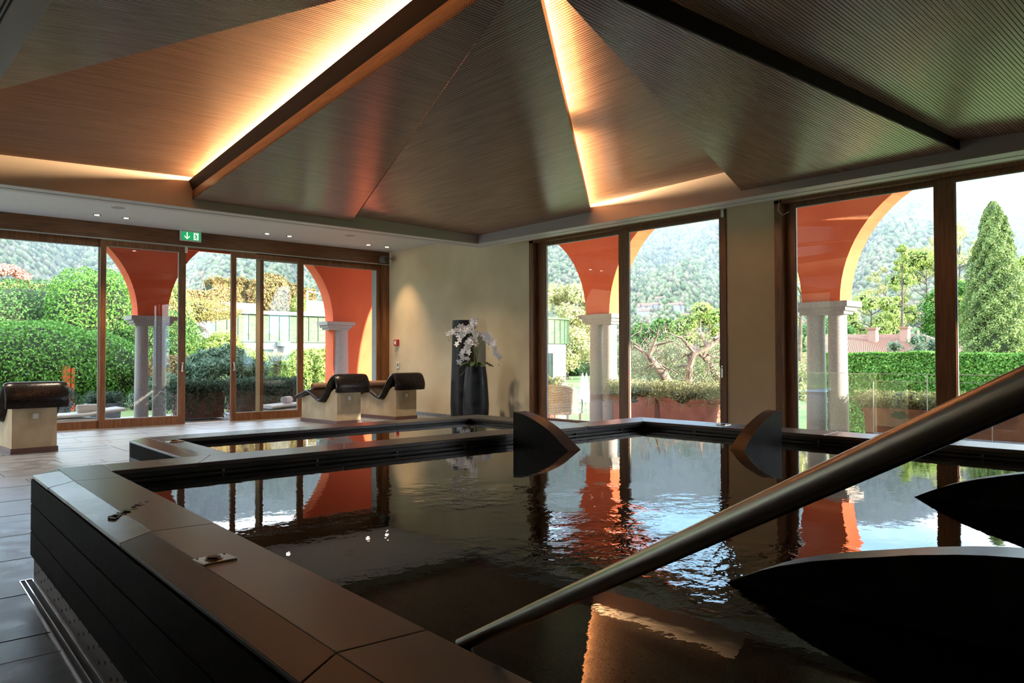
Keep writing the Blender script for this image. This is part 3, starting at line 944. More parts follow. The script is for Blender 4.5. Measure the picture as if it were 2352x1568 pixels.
# stone cladding courses and perforated kick panel on the near left side
for z0, z1, o_ in ((0.437, 0.570, 0.0), (0.287, 0.431, 0.002), (0.150, 0.281, 0.004)):
    jj = [-0.3, 5.0]
    for a, b_ in zip(jj[:-1], jj[1:]):
        x0, x1 = lx(a, 0) - .006, lx(b_, 0) - .006
        MB().prism([(x0, a + .001), (x0 + .02, a + .001), (x1 + .02, b_ - .001), (x1, b_ - .001)], z0, z1).build('cladding_board', M['cladding'], pool, bevel=.002)
x0, x1 = lx(-.3, 0) + .012, lx(5.0, 0) + .012
kp = MB().prism([(x0, -.3), (x0 + .01, -.3), (x1 + .01, 5.0), (x1, 5.0)], 0.0, 0.152).build('kick_panel', M['perf'], pool)
hol = MB(); y = 4.93
while y > -.2:
    for z in ((0.055, 0.12) if int(y * 10) % 2 else (0.085,)):
        x_ = lx(y, 0) + .0105
        hol.extrude([(x_, y + .008 * cos(t_), z + .008 * sin(t_)) for t_ in [i * pi / 4 for i in range(8)]], (.002, 0, 0))
    y -= .1
hp = hol.build('panel_holes', M['slot'], pool); hp['kind'] = 'stuff'
# far basin: white end panel
MB().prism([(1.80, YO), (1.81, YO), (1.862, 6.54), (1.85, 6.545)], 0.46, 0.572).build('cladding_board', M['cladding'], pool)
MB().prism([(1.81, YO), (1.82, YO), (1.872, 6.54), (1.862, 6.545)], 0.0, 0.46).build('kick_panel', mat('pale_panel', (0.5, 0.52, 0.53), .5), pool)
hol = MB()
for i, y in enumerate([6.46, 6.32, 6.46, 6.2, 5.9, 5.6]):
    z = [0.36, 0.33, 0.22, 0.30, .3, .3][i]; x_ = 1.8075 + (y - YO) * .0371
    hol.extrude([(x_, y + .010 * cos(t_), z + .010 * sin(t_)) for t_ in [k * pi / 4 for k in range(8)]], (.002, 0, 0))
hp = hol.build('panel_holes', M['slot'], pool); hp['kind'] = 'stuff'
# floor drain channel with steel edges
dr = empty('drain_channel', (0.82, 3, 0), label='long steel-edged drain channel in the floor at the foot of the pool', cat='drain')
o0 = lambda y: lx(y, 0) - 0.055
MB().prism([(o0(-1) + .006, -1), (o0(-1) + .066, -1), (o0(5.02) + .066, 5.02), (o0(5.02) + .006, 5.02)], -.004, .0035).build('channel', M['slot'], dr)
for off in (0.0, 0.026, 0.060):
    MB().prism([(o0(-1) + off, -1), (o0(-1) + off + .005, -1), (o0(5.03) + off + .005, 5.03), (o0(5.03) + off, 5.03)], -.004, .008).build('steel_edge', M['chrome'], dr)
MB().box(o0(5.02), o0(5.02) + .066, 5.02, 5.03, -.004, .008).build('steel_edge', M['chrome'], dr)

# control plates set in the coping
for (x, y, rz, lb) in ((0.955, 2.47, 0.05, 'steel button plate set in the near left coping'), (6.33, 4.02, 0.0, 'steel button plate on the far coping under the middle window'),
                       (2.05, 6.12, 0.0, 'steel button plate on the end coping of the far narrow basin')):
    e = empty('button_plate', (x, y, ZC), rz, label=lb, cat='control', group='button plates on the coping')
    o = MB().box(-.055, .055, -.045, .045, -.002, .006).build('plate', M['chrome'], None, bevel=.002); o.parent = e
    o = MB().lathe([(0.030, .006), (0.026, .010), (0.022, .006), (0.0, .004)], (-.005, 0, 0), 24).build('bezel', M['steel'], None, True); o.parent = e
    o = MB().lathe([(0.021, .006), (0.019, .014), (0.004, .016)], (-.005, 0, 0), 24).build('button', M['black'], None, True); o.parent = e
    for sx in (-.044, .044):
        o = MB().lathe([(0.004, .006), (0.004, .0075)], (sx, .033, 0), 8).build('screw', M['black'], None); o.parent = e


# a splash of water left on the coping
spl = MB()
for k in range(16):
    u_s = k / 15; cx_s = .905 + .20 * u_s + random.uniform(-.012, .012); cy_s = 3.42 + .24 * u_s + random.uniform(-.02, .02)
    r_s = .030 * (1 - u_s * .65) * random.uniform(.5, 1.1)
    spl.prism([(cx_s + r_s * (1 + .35 * sin(5 * q_ + k)) * cos(q_) * .8, cy_s + r_s * 1.5 * (1 + .35 * cos(4 * q_ + k)) * sin(q_)) for q_ in [i_ * pi / 6 for i_ in range(12)]], ZC - .006 if u_s < .3 else ZC, ZC + .0012)
tag(spl.build('water_splash', mat('wet_mark', (0.012, .010, .012), .3, 0, .4), None), 'dark wet splash mark across the near left coping', 'puddle')

# curved stone fins standing in the basin
def fin(prof, org, along, th, lb):
    """prof: (distance from tip, z) ; org: tip xy ; along: unit direction from tip to root ; th: thickness vector"""
    e = empty('seat_fin', (org[0], org[1], 0.1), label=lb, cat='pool divider', group='curved stone fins in the pool')
    a = Vector((along[0], along[1], 0)); t_ = Vector(th)
    P0 = Vector((org[0], org[1], 0))
    pts = [P0 + a * s + Vector((0, 0, z)) for s, z in prof]
    base = [P0 + a * prof[-1][0] + Vector((0, 0, .1)), P0 + a * (prof[0][0] + .0) + Vector((0, 0, .1))]
    MB().extrude(pts + base, t_).build('stone_body', M['fin'], e)
    # facing strip along the curved edge
    mb = MB(); n = len(pts)
    lift = Vector((0, 0, .003))
    v = [p + lift for p in pts] + [p + t_ + lift for p in pts] + [p - Vector((0, 0, .002)) for p in pts] + [p + t_ - Vector((0, 0, .002)) for p in pts]
    mb.add(v, [(i, i + 1, n + i + 1, n + i) for i in range(n - 1)] + [(2 * n + i, 3 * n + i, 3 * n + i + 1, 2 * n + i + 1) for i in range(n - 1)]
           + [(i, 2 * n + i, 2 * n + i + 1, i + 1) for i in range(n - 1)] + [(n + i, n + i + 1, 3 * n + i + 1, 3 * n + i) for i in range(n - 1)])
    mb.build('curved_edge', M['fin_top'], e, True)


prof = [(-.03, .48), (0, .518), (.05, .552), (.10, .585), (.15, .622), (.21, .660), (.27, .690), (.33, .715), (.40, .742), (.47, .764), (.54, .780), (.60, .788), (.635, .790)]
prof2 = [(-.03, .48), (0, .520), (.05, .563), (.10, .605), (.16, .645), (.24, .692), (.31, .723), (.38, .752), (.45, .776), (.52, .794), (.58, .800)]
prof3 = [(-.03, .49), (0, .513), (.07, .550), (.14, .585), (.205, .612), (.30, .644), (.405, .672), (.50, .695), (.58, .715), (.69, .737), (.76, .748), (.84, .757), (.95, .760), (1.1, .755), (1.3, .73)]
fin(prof, (4.265, 4.055), (0, 1), (0.135, 0, 0), 'curved dark stone fin by the divider wall, nearest the orchids')
fin(prof2, (5.262, 3.17), (1, 0), (0, 0.12, 0), 'curved dark stone fin standing by the far coping between the windows')
fin(prof3, (2.17, 1.39), (0, -1), (0.13, 0, 0), 'large curved black fin filling the lower right corner')
fin(prof3, (4.18, 1.56), (0, -1), (0.13, 0, 0), 'black curved fin rising at the right edge beyond the handrail')

# stainless handrail slanting into the water
ra, rb = at(1102, 1461, 1.82), at(2352, 893, .61)
dv = (rb - ra).normalized()
rail = MB().tube([ra - dv * .6, ra, rb, rb + dv * 0.9], 0.0168, 28).build('handrail', M['steel'], None, True)
tag(rail, 'thick brushed steel handrail slanting across the pool into the water', 'handrail')

# ================================================================== LOGGIA
struct(MB().box(XB + 0.35, 12.95, -6, 18, -0.40, -0.27).build('terrace_floor', M['paving']))
struct(MB().box(-6, XB + 0.35, YA + 0.2, 18.1, -0.17, -0.05).build('terrace_floor', M['paving']))


def arch_wall(name, axis, d0, d1, lo, hi, arches, zsp, ztop, m):
    """wall along axis between lo..hi with round arches (a, b); solid parts are piers from zpier up"""
    mb = MB()
    def P(s, z, d):
        return (s, d, z) if axis == 'x' else (d, s, z)
    def quad(a, b_, c_, e_):
        mb.add([a, b_, c_, e_], [(0, 1, 2, 3)])
    cuts = sorted(arches)
    cur = lo
    for (a, b_, zb) in cuts + [(hi, hi, None)]:
        # solid part cur..a
        if a > cur:
            z0 = zsp
            for (s0, s1) in ((cur, a),):
                zz = solid_bottom(axis, s0, s1, zsp)
                for d in (d0, d1):
                    quad(P(s0, zz, d), P(s1, zz, d), P(s1, ztop, d), P(s0, ztop, d))
                quad(P(s0, zz, d0), P(s1, zz, d0), P(s1, zz, d1), P(s0, zz, d1))
                if zz < zsp:
                    for s in (s0, s1):
                        quad(P(s, zz, d0), P(s, zz, d1), P(s, zsp, d1), P(s, zsp, d0))
        if b_ > a:
            c_ = (a + b_) / 2; r = (b_ - a) / 2; n = 36
            for i in range(n):
                t0, t1 = pi - pi * i / n, pi - pi * (i + 1) / n
                s0, s1 = c_ + r * cos(t0), c_ + r * cos(t1)
                z0, z1 = zsp + r * sin(t0), zsp + r * sin(t1)
                for d in (d0, d1):
                    quad(P(s0, z0, d), P(s1, z1, d), P(s1, ztop, d), P(s0, ztop, d))
                quad(P(s0, z0, d0), P(s0, z0, d1), P(s1, z1, d1), P(s1, z1, d0))
        cur = b_
    quad(P(lo, ztop, d0), P(hi, ztop, d0), P(hi, ztop, d1), P(lo, ztop, d1))
    return struct(mb.build(name, m))


SOLID = {'x': [(9.73, 20)], 'y': [(15.17, 20)]}


def solid_bottom(axis, s0, s1, z):
    for a, b_ in SOLID[axis]:
        if s0 >= a - .01: return -0.15
    return z


ZCAP = 2.14
arch_wall('arcade_wall', 'y', 12.30, 12.72, -8, 17.9, [(11.19, 15.17, 0), (6.29, 10.53, 0), (1.70, 5.64, 0), (-2.9, 1.05, 0), (-7.6, -3.55, 0)], ZCAP, 4.85, M['terracotta_wall'])
arch_wall('arcade_wall', 'x', 17.50, 17.90, -8, 12.72, [(5.70, 9.73, 0), (1.10, 5.08, 0), (-3.55, 0.48, 0), (-7.9, -4.2, 0)], ZCAP, 4.85, M['terracotta_wall'])
struct(MB().box(12.30, 12.72, 17.9, 17.92, -.15, 4.85).build('wall_end', M['terracotta_wall']))
struct(MB().box(XB + 0.36, 12.72, -8, 17.9, 4.7, 4.85).build('roof', M['render_grey']))
struct(MB().box(-8, XB + 0.36, YA + 0.36, 17.9, 4.7, 4.85).build('roof', M['render_grey']))
struct(MB().box(-3.9, XB + 0.35, YA + 0.26, YA + 0.36, 3.3, 4.85).build('wall_outer', M['terracotta_wall']))
struct(MB().box(9.44, 9.64, YA + 0.26, YA + 0.46, -0.05, 4.7).build('trim_9', M['granite_wall']))


def pier(x, y, axis, ncol, lb, r=0.145, w=0.47):
    """stone capital over paired columns"""
    e = empty('stone_pier', (x, y, -0.1), label=lb, cat='column', group='paired granite columns of the arcade')
    ax = Vector((1, 0)) if axis == 'x' else Vector((0, 1))
    dp = 0.275
    for z0, z1, k in ((2.05, 2.14, 0.0), (1.985, 2.05, 0.055), (1.93, 1.985, 0.10)):
        hx, hy = (w - k, dp - k) if axis == 'x' else (dp - k, w - k)
        MB().box(x - hx, x + hx, y - hy, y + hy, z0, z1).build('capital_slab', M['granite'], e)
    offs = (-0.185, 0.185) if ncol == 2 else (.10,)
    for u in offs:
        for v in (0.0,):
            cx, cy = (x + u, y + v) if axis == 'x' else (x + v, y + u)
            MB().lathe([(r * 1.12, -0.27), (r * 1.10, 0.5), (r * 1.03, 1.3), (r, 1.93)], (cx, cy, 0), 24).build('column_shaft', M['granite'], e, True)


pier(12.51, 10.88, 'y', 2, 'paired granite columns seen through the middle window')
pier(12.51, 5.965, 'y', 2, 'paired granite columns at the left of the right window')
pier(12.51, 1.37, 'y', 2, 'paired granite columns off to the right of the view')
pier(5.406, 17.70, 'x', 2, 'grey granite columns seen through the left sliding door', 0.128)
pier(9.87, 17.60, 'x', 1, 'grey granite column at the arch end beside the orange wall', 0.215, 0.40)
pier(0.79, 17.70, 'x', 2, 'granite columns beyond the left frame edge')

# ================================================================== INTERIOR THINGS
def ribbon(path, w, th, org, axis_w, axis_l):
    """thick strip following path [(l, z)] extruded along the width axis"""
    pts = [Vector(org) + Vector(axis_l) * l + Vector((0, 0, z)) for l, z in path]
    nrm = []
    for i in range(len(path)):
        a = path[max(i - 1, 0)]; c_ = path[min(i + 1, len(path) - 1)]
        d = Vector((c_[0] - a[0], c_[1] - a[1])).normalized()
        nrm.append(Vector(axis_l) * -d.y + Vector((0, 0, d.x)))
    W_ = Vector(axis_w)
    mb = MB(); n = len(pts)
    ring_ = []
    k = 14
    for i, p in enumerate(pts):
        for j in range(k):
            # rounded-rectangle section
            t_ = 2 * pi * j / k
            cx = cos(t_); cy = sin(t_)
            sx = math.copysign(abs(cx) ** 0.25, cx) * (w / 2); sy = math.copysign(abs(cy) ** 0.8, cy) * th / 2
            mb.v.append(tuple(p + W_ * sx + nrm[i] * sy))
    for i in range(n - 1):
        for j in range(k):
            a0, a1 = i * k + j, i * k + (j + 1) % k
            mb.f.append((a0, a1, a1 + k, a0 + k))
    mb.f.append(tuple(range(k - 1, -1, -1))); mb.f.append(tuple((n - 1) * k + j for j in range(k)))
    return mb


def smooth_path(pts, n=8):
    out = []
    P = [pts[0]] + list(pts) + [pts[-1]]
    for i in range(1, len(P) - 2):
        p0, p1, p2, p3 = P[i - 1], P[i], P[i + 1], P[i + 2]
        for j in range(n):
            t_ = j / n
            out.append(tuple(0.5 * ((2 * p1[k]) + (-p0[k] + p2[k]) * t_ + (2 * p0[k] - 5 * p1[k] + 4 * p2[k] - p3[k]) * t_ ** 2 + (-p0[k] + 3 * p1[k] - 3 * p2[k] + p3[k]) * t_ ** 3) for k in range(2)))
    out.append(tuple(pts[-1]))
    return out


def heated_lounger(x, y, rz, lb):
    """local: head end at origin facing -Y, length along +Y; base 0.52 wide"""
    e = empty('heated_lounger', (0, 0, 0), label=lb, cat='lounger', group='heated stone loungers by the sliding doors')
    prof_ = [(0.0, 0.655), (0.10, 0.655), (0.19, 0.60), (0.27, 0.50), (0.36, 0.41), (0.45, 0.385), (0.56, 0.42), (0.72, 0.49), (0.86, 0.53), (1.02, 0.51), (1.22, 0.46)]
    pts = [(0, yy, z) for yy, z in prof_] + [(0, 1.22, 0.07), (0, 0, 0.07)]
    MB().extrude([(p[0] - .26, p[1], p[2]) for p in pts], (0.52, 0, 0)).build('stucco_base', M['stucco'], e)
    MB().box(-.275, .275, -.012, 1.235, 0, .07).build('base_skirting', mat('brown_tile', (0.16, 0.085, 0.07), .35), e)
    path = smooth_path([(-.115, 0.60), (-.13, 0.70), (-.10, 0.80), (-.04, 0.885), (0.02, 0.875), (0.12, 0.79), (0.24, 0.62), (0.36, 0.48), (0.46, 0.435), (0.58, 0.475), (0.80, 0.575), (0.90, 0.59), (1.05, 0.555), (1.30, 0.475)], 5)
    ribbon(path, 0.74, 0.085, (0, 0, 0), (1, 0, 0), (0, 1, 0)).build('mosaic_shell', M['mosaic'], e, True)
    sw = MB().box(-.075, .075, -.004, 0.0, .43, .53).build('switch_plate', mat('brass_plate', (.50, .38, .22), .4), e)
    o = MB().box(-.028, .040, -.012, -.003, .445, .515).build('switch', M['white'], None, bevel=.003); o.parent = sw
    e.location = (x, y, 0); e.rotation_euler = (0, 0, rz)
    for ch in e.children:
        ch.matrix_parent_inverse = Matrix.Identity(4)
    return e


L0 = heated_lounger(2.14, 11.70, radians(4), 'beige stucco lounger with black mosaic shell at the left edge, seen from behind')
spots = [(7.35, 12.62, radians(4), 'beige stucco lounger with black mosaic shell and brown towel roll, nearest the open door'),
         (8.72, 12.76, radians(4), 'beige stucco lounger with black mosaic shell nearest the plaster wall')]
Ls = [L0]
for x, y, rz, lb in spots:
    c_ = copy_tree(L0); c_.location = (x, y, 0); c_.rotation_euler = (0, 0, rz); c_['label'] = lb; Ls.append(c_)


def towel_roll(p, rz, L_, r, m, lb, grp, spiral=True):
    e = empty('rolled_towel', p, rz, label=lb, cat='towel', group=grp)
    mb = MB()
    mb.tube([(-L_ / 2, 0, r), (-L_ / 2 + .008, 0, r), (L_ / 2 - .008, 0, r), (L_ / 2, 0, r)], [r * .9, r, r, r * .9], 20)
    mb.tube([(-L_ / 2 + .01, -r * .4, .012), (L_ / 2 - .01, -r * .4, .012)], 0.014, 8)
    o = mb.build('towel_body', m, None, True); o.parent = e
    sp_ = [(-L_ / 2 - .003, r * k / 40 * cos(k * .45), r + r * k / 40 * sin(k * .45)) for k in range(3, 38)]
    o = MB().tube(sp_, .004, 5).build('towel_edge', M['towel_white'] if m is M['towel_white'] else m, None, True); o.parent = e
    return e


towel_roll((7.27, 13.52, 0.622), radians(8), 0.42, 0.062, M['towel_brown'], 'brown towel rolled up on the knees of the lounger nearest the open door', 'rolled towels on the indoor loungers')
towel_roll((7.42, 13.70, 0.60), radians(8), 0.40, 0.068, M['towel_white'], 'white towel roll behind the brown one on the lounger nearest the open door', 'rolled towels on the indoor loungers')
towel_roll((8.62, 13.64, 0.625), radians(-6), 0.44, 0.066, M['towel_brown'], 'brown towel rolled up on the lounger nearest the plaster wall', 'rolled towels on the indoor loungers')

# vases
tv = empty('tall_vase', (9.2, 11.55, 0), label='tall slim black floor vase against the plaster wall', cat='vase')
MB().lathe([(0.20, 0), (0.235, .12), (0.24, .35), (0.228, .8), (0.212, 1.3), (0.205, 1.7), (0.205, 1.94), (0.19, 1.945), (0.188, 1.90), (0.18, 1.5)], (9.2, 11.55, 0), 40).build('vase_body', M['vase'], tv, True)
ov = empty('round_vase', (8.92, 10.82, 0), label='shorter rounded black floor vase holding white orchids', cat='vase')
MB().lathe([(0.17, 0), (0.20, .05), (0.232, .2), (0.238, .36), (0.225, .62), (0.205, .88), (0.185, 1.03), (0.182, 1.06), (0.170, 1.065), (0.168, 1.04), (0.165, .98)], (8.92, 10.82, 0), 40).build('vase_body', M['vase'], ov, True)
oc = empty('orchid', (8.92, 10.82, 0.95), label='spray of white moth orchids arching out of the rounded black vase', cat='flowers')
MB().lathe([(0.160, 0.97), (0.162, 1.03), (0.10, 1.055), (0.02, 1.06)], (8.92, 10.82, 0), 20).build('moss_bed', M['moss'], oc, True)
vr = Vector((rt.x, rt.y, 0)); vf = Vector((fw.x, fw.y, 0)).normalized()
C0 = Vector((8.92, 10.82, 1.04))


def flower(p, face, s):
    mb = MB()
    face = face.normalized(); a = face.orthogonal().normalized(); rr = random.uniform(0, 6)
    b2 = face.cross(a)
    for k in range(5):
        t_ = rr + 2 * pi * k / 5; w_ = 0.85 if k % 2 else 0.62
        u = a * cos(t_) + b2 * sin(t_); v = face.cross(u)
        l = s * (1.0 if k % 2 else .92)
        mb.add([p, p + u * l * .35 + v * l * w_ * .38 + face * l * .08, p + u * l * .8 + v * l * w_ * .36 + face * l * .05, p + u * l + face * .0, p + u * l * .8 - v * l * w_ * .36 + face * l * .05, p + u * l * .35 - v * l * w_ * .38 + face * l * .08],
               [(0, 1, 2), (0, 2, 3), (0, 3, 4), (0, 4, 5)])
    return mb


leafm = MB()
for k in range(9):
    t_ = k * 0.75; d = Vector((cos(t_), sin(t_), 0)); s_ = d.cross(Vector((0, 0, 1)))
    P = [C0 + d * .05, C0 + d * .15 + Vector((0, 0, .10)), C0 + d * .26 + Vector((0, 0, .09 - .02 * (k % 3))), C0 + d * .34 + Vector((0, 0, .02))]
    ws = [.02, .045, .04, .005]
    v = []
    for p, w_ in zip(P, ws): v += [p + s_ * w_ + Vector((0, 0, .012)), p, p - s_ * w_ + Vector((0, 0, .012))]
    leafm.add(v, [(3 * i, 3 * i + 3, 3 * i + 4, 3 * i + 1) for i in range(3)] + [(3 * i + 1, 3 * i + 4, 3 * i + 5, 3 * i + 2) for i in range(3)])
leafm.build('orchid_leaves', M['orchid_leaf'], oc, True)
# stems: lateral offset (m, along view right), heights, towards-camera offset
stems = [(-.48, .74, .60, 8), (-.36, .68, .45, 8), (-.08, .86, .74, 9), (-.02, .66, .40, 10), (-.26, .44, .06, 10), (.42, .56, .16, 10), (.26, .62, .46, 6), (-.16, .52, .16, 9), (-.24, .72, .62, 7)]
for lat, hmax, hend, nfl in stems:
    pts = []
    for i in range(13):
        t_ = i / 12
        z = hmax * sin(t_ * pi * .62) / sin(pi * .5) if t_ < .8 else 0
        z = hmax * (1 - (1 - min(t_ / .6, 1)) ** 2) - (hmax - hend) * max(0, (t_ - .6) / .4) ** 1.6
        pts.append(C0 + vr * (lat * t_ ** 1.3) + vf * (-.14 * sin(lat * 20) * t_ - .05 * t_) + Vector((0, 0, z)))
    st = MB().tube(pts, 0.004, 6).build('orchid_stem', M['stem'], oc, True)
    for j in range(nfl):
        t_ = 12 * (0.52 + .46 * j / (nfl - 1)); i = min(int(t_), 11); p = pts[i].lerp(pts[i + 1], t_ - i)
        p = p + vr * random.uniform(-.035, .035) - vf * random.uniform(.01, .05) + Vector((0, 0, random.uniform(-.03, .03)))
        face = -vf + vr * random.uniform(-.5, .5) + Vector((0, 0, random.uniform(-.3, .3)))
        f_ = flower(p, face, random.uniform(.056, .070)).build('orchid_flower', M['petal'], None)
        part(f_, st)
    for j in range(4):
        p = pts[-1] + vr * random.uniform(-.04, .04) + Vector((0, 0, -.02 - .03 * j))
        V0, F0 = ico(.009, 0)
        mb = MB(); mb.add([tuple(Vector(v) + p) for v in V0], [tuple(f) for f in F0]); part(mb.build('bud', M['stem'], None, True), st)
dw = MB()
for a_, b_ in (((-.02, 0), (-.26, -.13)), ((0, 0), (.05, .10)), ((-.03, .02), (-.10, .14))):
    dw.tube([C0 + vr * a_[0] - vf * .1, C0 + vr * (a_[0] + b_[0]) / 2 - vf * .15 + Vector((0, 0, .03)), C0 + vr * b_[0] - vf * .16 + Vector((0, 0, b_[1]))], .006, 6)
dw.build('driftwood', M['bark'], oc, True)

# wall devices
sg = empty('exit_sign', (5.18, YA - .08, 3.53), label='green emergency exit sign with arrow and running figure over the doors', cat='sign')
sx0, sx1, sz0, sz1, sy = 4.985, 5.365, 3.415, 3.605, YA - .10
MB().box(sx0, sx1, sy, sy + .06, sz0, sz1).build('sign_case', M['white'], sg, bevel=.004)
MB().box(sx0 + .018, sx1 - .018, sy - .004, sy, sz0 + .02, sz1 - .02).build('sign_face', M['sign_green'], sg)
pic = MB(); yy = sy - .0055
def flat(pts): pic.extrude([(x, yy, z) for x, z in pts], (0, .0015, 0))
ax_ = sx0 + .115; zc_ = (sz0 + sz1) / 2
flat([(ax_ - .010, zc_ + .066), (ax_ + .010, zc_ + .066), (ax_ + .010, zc_ - .03), (ax_ - .010, zc_ - .03)])
flat([(ax_, zc_ - .066), (ax_ + .048, zc_ - .018), (ax_ + .048, zc_ + .008), (ax_, zc_ - .040)])
flat([(ax_, zc_ - .066), (ax_, zc_ - .040), (ax_ - .048, zc_ + .008), (ax_ - .048, zc_ - .018)])
dx = sx0 + .235
flat([(dx, zc_ - .066), (dx + .088, zc_ - .066), (dx + .088, zc_ + .066), (dx, zc_ + .066)])
pic.build('arrow_and_door', M['sign_white'], sg)
mn = MB(); yy2 = sy - .0075
def flat2(pts): mn.extrude([(x, yy2, z) for x, z in pts], (0, .0015, 0))
def limb(a, b_, w_=.008):
    d = Vector((b_[0] - a[0], b_[1] - a[1])).normalized(); n_ = Vector((-d.y, d.x)) * w_
    flat2([(a[0] + n_.x, a[1] + n_.y), (b_[0] + n_.x, b_[1] + n_.y), (b_[0] - n_.x, b_[1] - n_.y), (a[0] - n_.x, a[1] - n_.y)])
hx, hz = dx + .035, zc_ + .045
flat2([(hx + .011 * cos(k * pi / 5), hz + .011 * sin(k * pi / 5)) for k in range(10)])
limb((dx + .038, zc_ + .030), (dx + .050, zc_ - .012), .011)
limb((dx + .038, zc_ + .026), (dx + .012, zc_ + .010), .006); limb((dx + .040, zc_ + .024), (dx + .068, zc_ + .004), .006)
limb((dx + .048, zc_ - .010), (dx + .028, zc_ - .030), .008); limb((dx + .028, zc_ - .030), (dx + .010, zc_ - .048), .007)
limb((dx + .050, zc_ - .010), (dx + .064, zc_ - .034), .008); limb((dx + .064, zc_ - .034), (dx + .050, zc_ - .060), .007)
mn.build('running_figure', M['sign_green'], sg)

fa = empty('fire_alarm', (XB - .03, 14.39, 1.56), label='small red fire alarm box on the plaster wall', cat='alarm')
MB().box(XB - .06, XB, 14.32, 14.46, 1.49, 1.63).build('alarm_case', M['red'], fa, bevel=.006)
MB().box(XB - .066, XB - .06, 14.36, 14.42, 1.525, 1.60).build('alarm_window', M['white'], fa)
th = empty('thermostat', (XB - .01, 14.35, 1.06), label='small white thermostat on the plaster wall under the red alarm', cat='thermostat')
MB().box(XB - .02, XB, 14.30, 14.40, .995, 1.125).build('case', M['white'], th, bevel=.004)
MB().box(XB - .023, XB - .02, 14.325, 14.375, 1.03, 1.10).build('display', mat('grey_display', (.18, .2, .2), .3), th)
sp = empty('loudspeaker', (9.40, 14.5, 3.43), label='small dark loudspeaker on a bracket in the ceiling corner', cat='speaker')
MB().tube([(9.32, 14.58, 3.42), (9.34, 14.42, 3.40)], [.085, .075], 20).build('speaker_body', mat('taupe_plastic', (.10, .09, .085), .5), sp, True)
MB().tube([(9.33, 14.44, 3.40), (9.335, 14.415, 3.397)], [.062, .06], 20).build('speaker_grille', M['black'], sp, True)
MB().tube([(9.33, 14.52, 3.41), (9.46, 14.55, 3.44), (9.58, 14.55, 3.45)], .014, 8).build('bracket', M['steel'], sp, True)

# ================================================================== OUTDOORS
struct(MB().box(12.95, 400, -200, 400, -1.7, -1.5).build('lawn', M['lawn']))
struct(MB().box(-200, 12.95, 18.1, 400, -0.4, -0.18).build('garden_ground', M['lawn']))
struct(MB().box(12.85, 13.0, -8, 18.2, -1.6, -0.27).build('terrace_edge', M['granite_wall']))


def arr(v): return np.array(v, dtype=float)


def bush(name, px, py, depth, r, n, L, Wd, m, lb, cat='shrub', group=None, flat=None, zmin=-.3, tilt=.7, bump=.14, depthk=.2, nf=3.0, corek=.86):
    c_ = at(px, py, depth) if not isinstance(px, Vector) else px
    e = empty(name, (c_.x, c_.y, max(zmin, c_.z - r[2])), label=lb, cat=cat, group=group)
    P, N = blob_points(c_, r, n, bump, nf, depthk, zmin)
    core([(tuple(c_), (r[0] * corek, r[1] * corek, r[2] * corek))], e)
    foliage('foliage', P, N, L, Wd, m, e, tilt)
    return e


def hedge_box(name, p, q, w, z0, z1, n, L, Wd, m, lb, top_noise=.12, cat='hedge', group=None):
    """clipped hedge from p to q (xy), width w: leaves on front, top and back with a wavy face"""
    p, q = Vector(p), Vector(q); d = q - p; Lh = d.length; d.normalize(); nn = Vector((-d.y, d.x))
    e = empty(name, ((p.x + q.x) / 2, (p.y + q.y) / 2, z0), label=lb, cat=cat, group=group)
    s = RNG.uniform(0, Lh, n); side = RNG.uniform(0, 1, n)
    H = z1 - z0; fr = H / (H * 1 + w)
    onface = side < fr
    zz = np.where(onface, z0 + H * RNG.uniform(0, 1, n), z1)
    off = np.where(onface, -w / 2, RNG.uniform(-w / 2, w / 2, n))
    wav = (np.sin(s * 1.7 + zz * 2.1) + np.sin(s * 3.9 - zz * 3.3) + np.sin(s * .7 + 1)) / 3
    zz = zz + np.where(onface, 0, top_noise * wav) + np.where(onface, 0, RNG.normal(0, top_noise * .3, n))
    off = off + np.where(onface, .10 * wav + RNG.uniform(0, .14, n), 0)
    P = np.stack([p.x + d.x * s + nn.x * off, p.y + d.y * s + nn.y * off, zz], 1)
    N = np.where(onface[:, None], arr([-nn.x, -nn.y, .35]), arr([0, 0, 1.]))
    mb = MB(); a = p + nn * (-w / 2 + .16); b_ = q + nn * (-w / 2 + .16); c_ = q + nn * (w / 2); g = p + nn * (w / 2)
    mb.prism([(a.x, a.y), (b_.x, b_.y), (c_.x, c_.y), (g.x, g.y)], z0, z1 - .1)
    mb.build('inner_shade_core', M['core'], e)  # dark block filling the hedge, inner shade in its colour
    foliage('foliage', P, N, L, Wd, m, e, .7)
    return e


